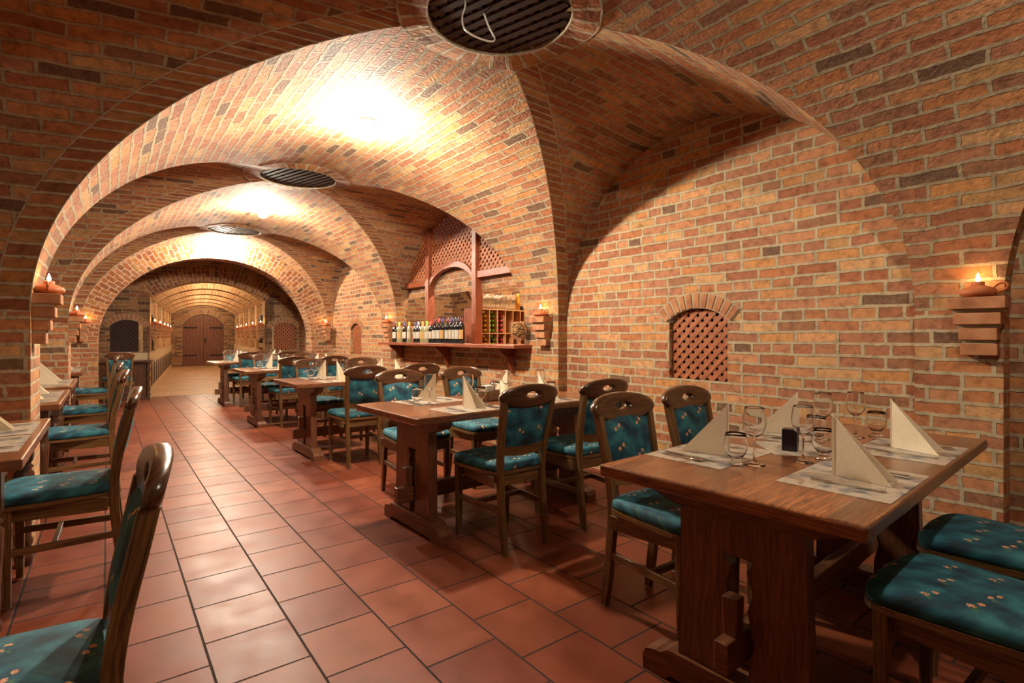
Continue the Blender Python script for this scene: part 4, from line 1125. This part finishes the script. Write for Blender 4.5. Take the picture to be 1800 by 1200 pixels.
# standing bottles on the shelf
def stand_proto(glassm, capm, h, lm='label'):
    o = empty('wine_bottle'); o['category'] = 'bottle'; s = h/.31
    m = MB(); m.lathe([(.001, 0), (.036, 0), (.0375, .01), (.0375, .19*s), (.033, .215*s), (.018, .24*s), (.0145, .26*s), (.0145, h-.002), (.001, h)], n=20); bb_ = m.build('bottle_body', M[glassm], o)
    m = MB(); m.lathe([(.0152, h-.06), (.0155, h-.055), (.0155, h+.001), (.001, h+.002)], n=16); m.build('capsule', M[capm], bb_)
    m = MB(); zz = (.055, .16*s)
    Pq = [[(.0382*cos(q), .0382*sin(q), z) for z in zz] for q in [radians(222-42+84*k/12) for k in range(13)]]
    m.grid(Pq, [[(k*.01, z) for z in zz] for k in range(13)]); m.build('label', M[lm], bb_); return o
SHZ = 1.1085
capseq = ['maroon', 'yellow', 'blue', 'yellow', 'blue', 'silver', 'orange', 'green', 'red', 'maroon', 'red', 'blue', 'maroon', 'violet', 'navy', 'navy', 'maroon']
pale = {1, 3, 6, 7}
# spread along y so that they follow the picture positions
ys = [7.17, 7.02, 6.84, 6.70, 6.51, 6.43, 6.31, 6.19, 6.08, 5.99, 5.88, 5.79, 5.67, 5.58, 5.50, 5.425, 5.34]
pc = {'maroon': 'maroon', 'navy': 'black', 'violet': 'violet', 'silver': 'silver'}
ordn = ['first', 'second', 'third', 'fourth', 'fifth', 'sixth', 'seventh', 'eighth', 'ninth', 'tenth', 'eleventh', 'twelfth', 'thirteenth', 'fourteenth', 'fifteenth', 'sixteenth', 'last']
for i, (c, y) in enumerate(zip(capseq, ys)):
    p = stand_proto('bgl2' if i in pale else 'bgl', 'cap_'+c, .285 if i < 9 else .315, ('label', 'label_g', 'label', 'label_r', 'label')[i % 5])
    p.location = (3.335, y, SHZ); tag(p, '%s wine bottle with %s capsule, %s from the left on the bar shelf' % ('pale' if i in pale else 'dark', pc.get(c, c), ordn[i]), 'bottle', 'wine bottles on the bar shelf')
    p['label'] = p['label']
# cork-filled goblet
gb = empty('cork_goblet', (3.31, 4.21, SHZ)); tag(gb, 'big glass goblet filled with corks at the right end of the bar shelf', 'goblet')
b = MB(); b.lathe([(.001, 0), (.05, 0), (.05, .004), (.012, .012), (.010, .035), (.03, .05), (.075, .085), (.098, .13), (.10, .17), (.085, .235), (.082, .235), (.096, .17), (.094, .13), (.072, .09), (.03, .056), (.001, .05)], n=32); b.build('goblet_glass', M['glass'], gb)
b = MB(); cr = random.Random(5)
for i in range(260):
    z = cr.uniform(.075, .225); rm = .086*sqrt(max(0, 1-((z-.155)/.12)**2)); rad = rm*sqrt(cr.random())*.85+.0; rad = min(rad+.01, max(rm-.018, 0)); an = cr.uniform(0, 2*pi)
    T = Matrix.Rotation(cr.uniform(0, pi), 4, 'X') @ Matrix.Rotation(cr.uniform(0, pi), 4, 'Y')
    b.lathe([(.001, -.015), (.0075, -.015), (.0075, .015), (.001, .015)], c=(rad*cos(an), rad*sin(an), z), n=8, T=T)
co = b.build('corks', M['cork'], gb); co['kind'] = 'stuff'

# bottles in the first niches of the narrow passage
NB = stand_proto('bgl', 'cap_navy', .30, 'label_r'); nb = 0
for sx, nm in ((-1, 'left'), (1, 'right')):
    sb = MB(); sb.box((0, 0, 0), (.105, 1.44, .025), g=1); so_ = sb.build('niche_shelf', M['rackwood']); so_.location = tf(sx*(TH+.062), 1.16, 1.38); so_.rotation_euler = (0, 0, -TA)
    tag(so_, 'narrow wooden shelf for bottles in the first niche, %s side of the narrow passage' % nm, 'shelf')
    for tier, z in (('lower', .872), ('upper', 1.394)):
        for k in range(5):
            put(NB, nb, tf(sx*(TH+.062), .62+k*.24, z), 0, 'dark bottle in the first %s passage niche, %s tier, %s from the front' % (nm, tier, ordn[k]), 'bottles in the passage niches'); nb += 1
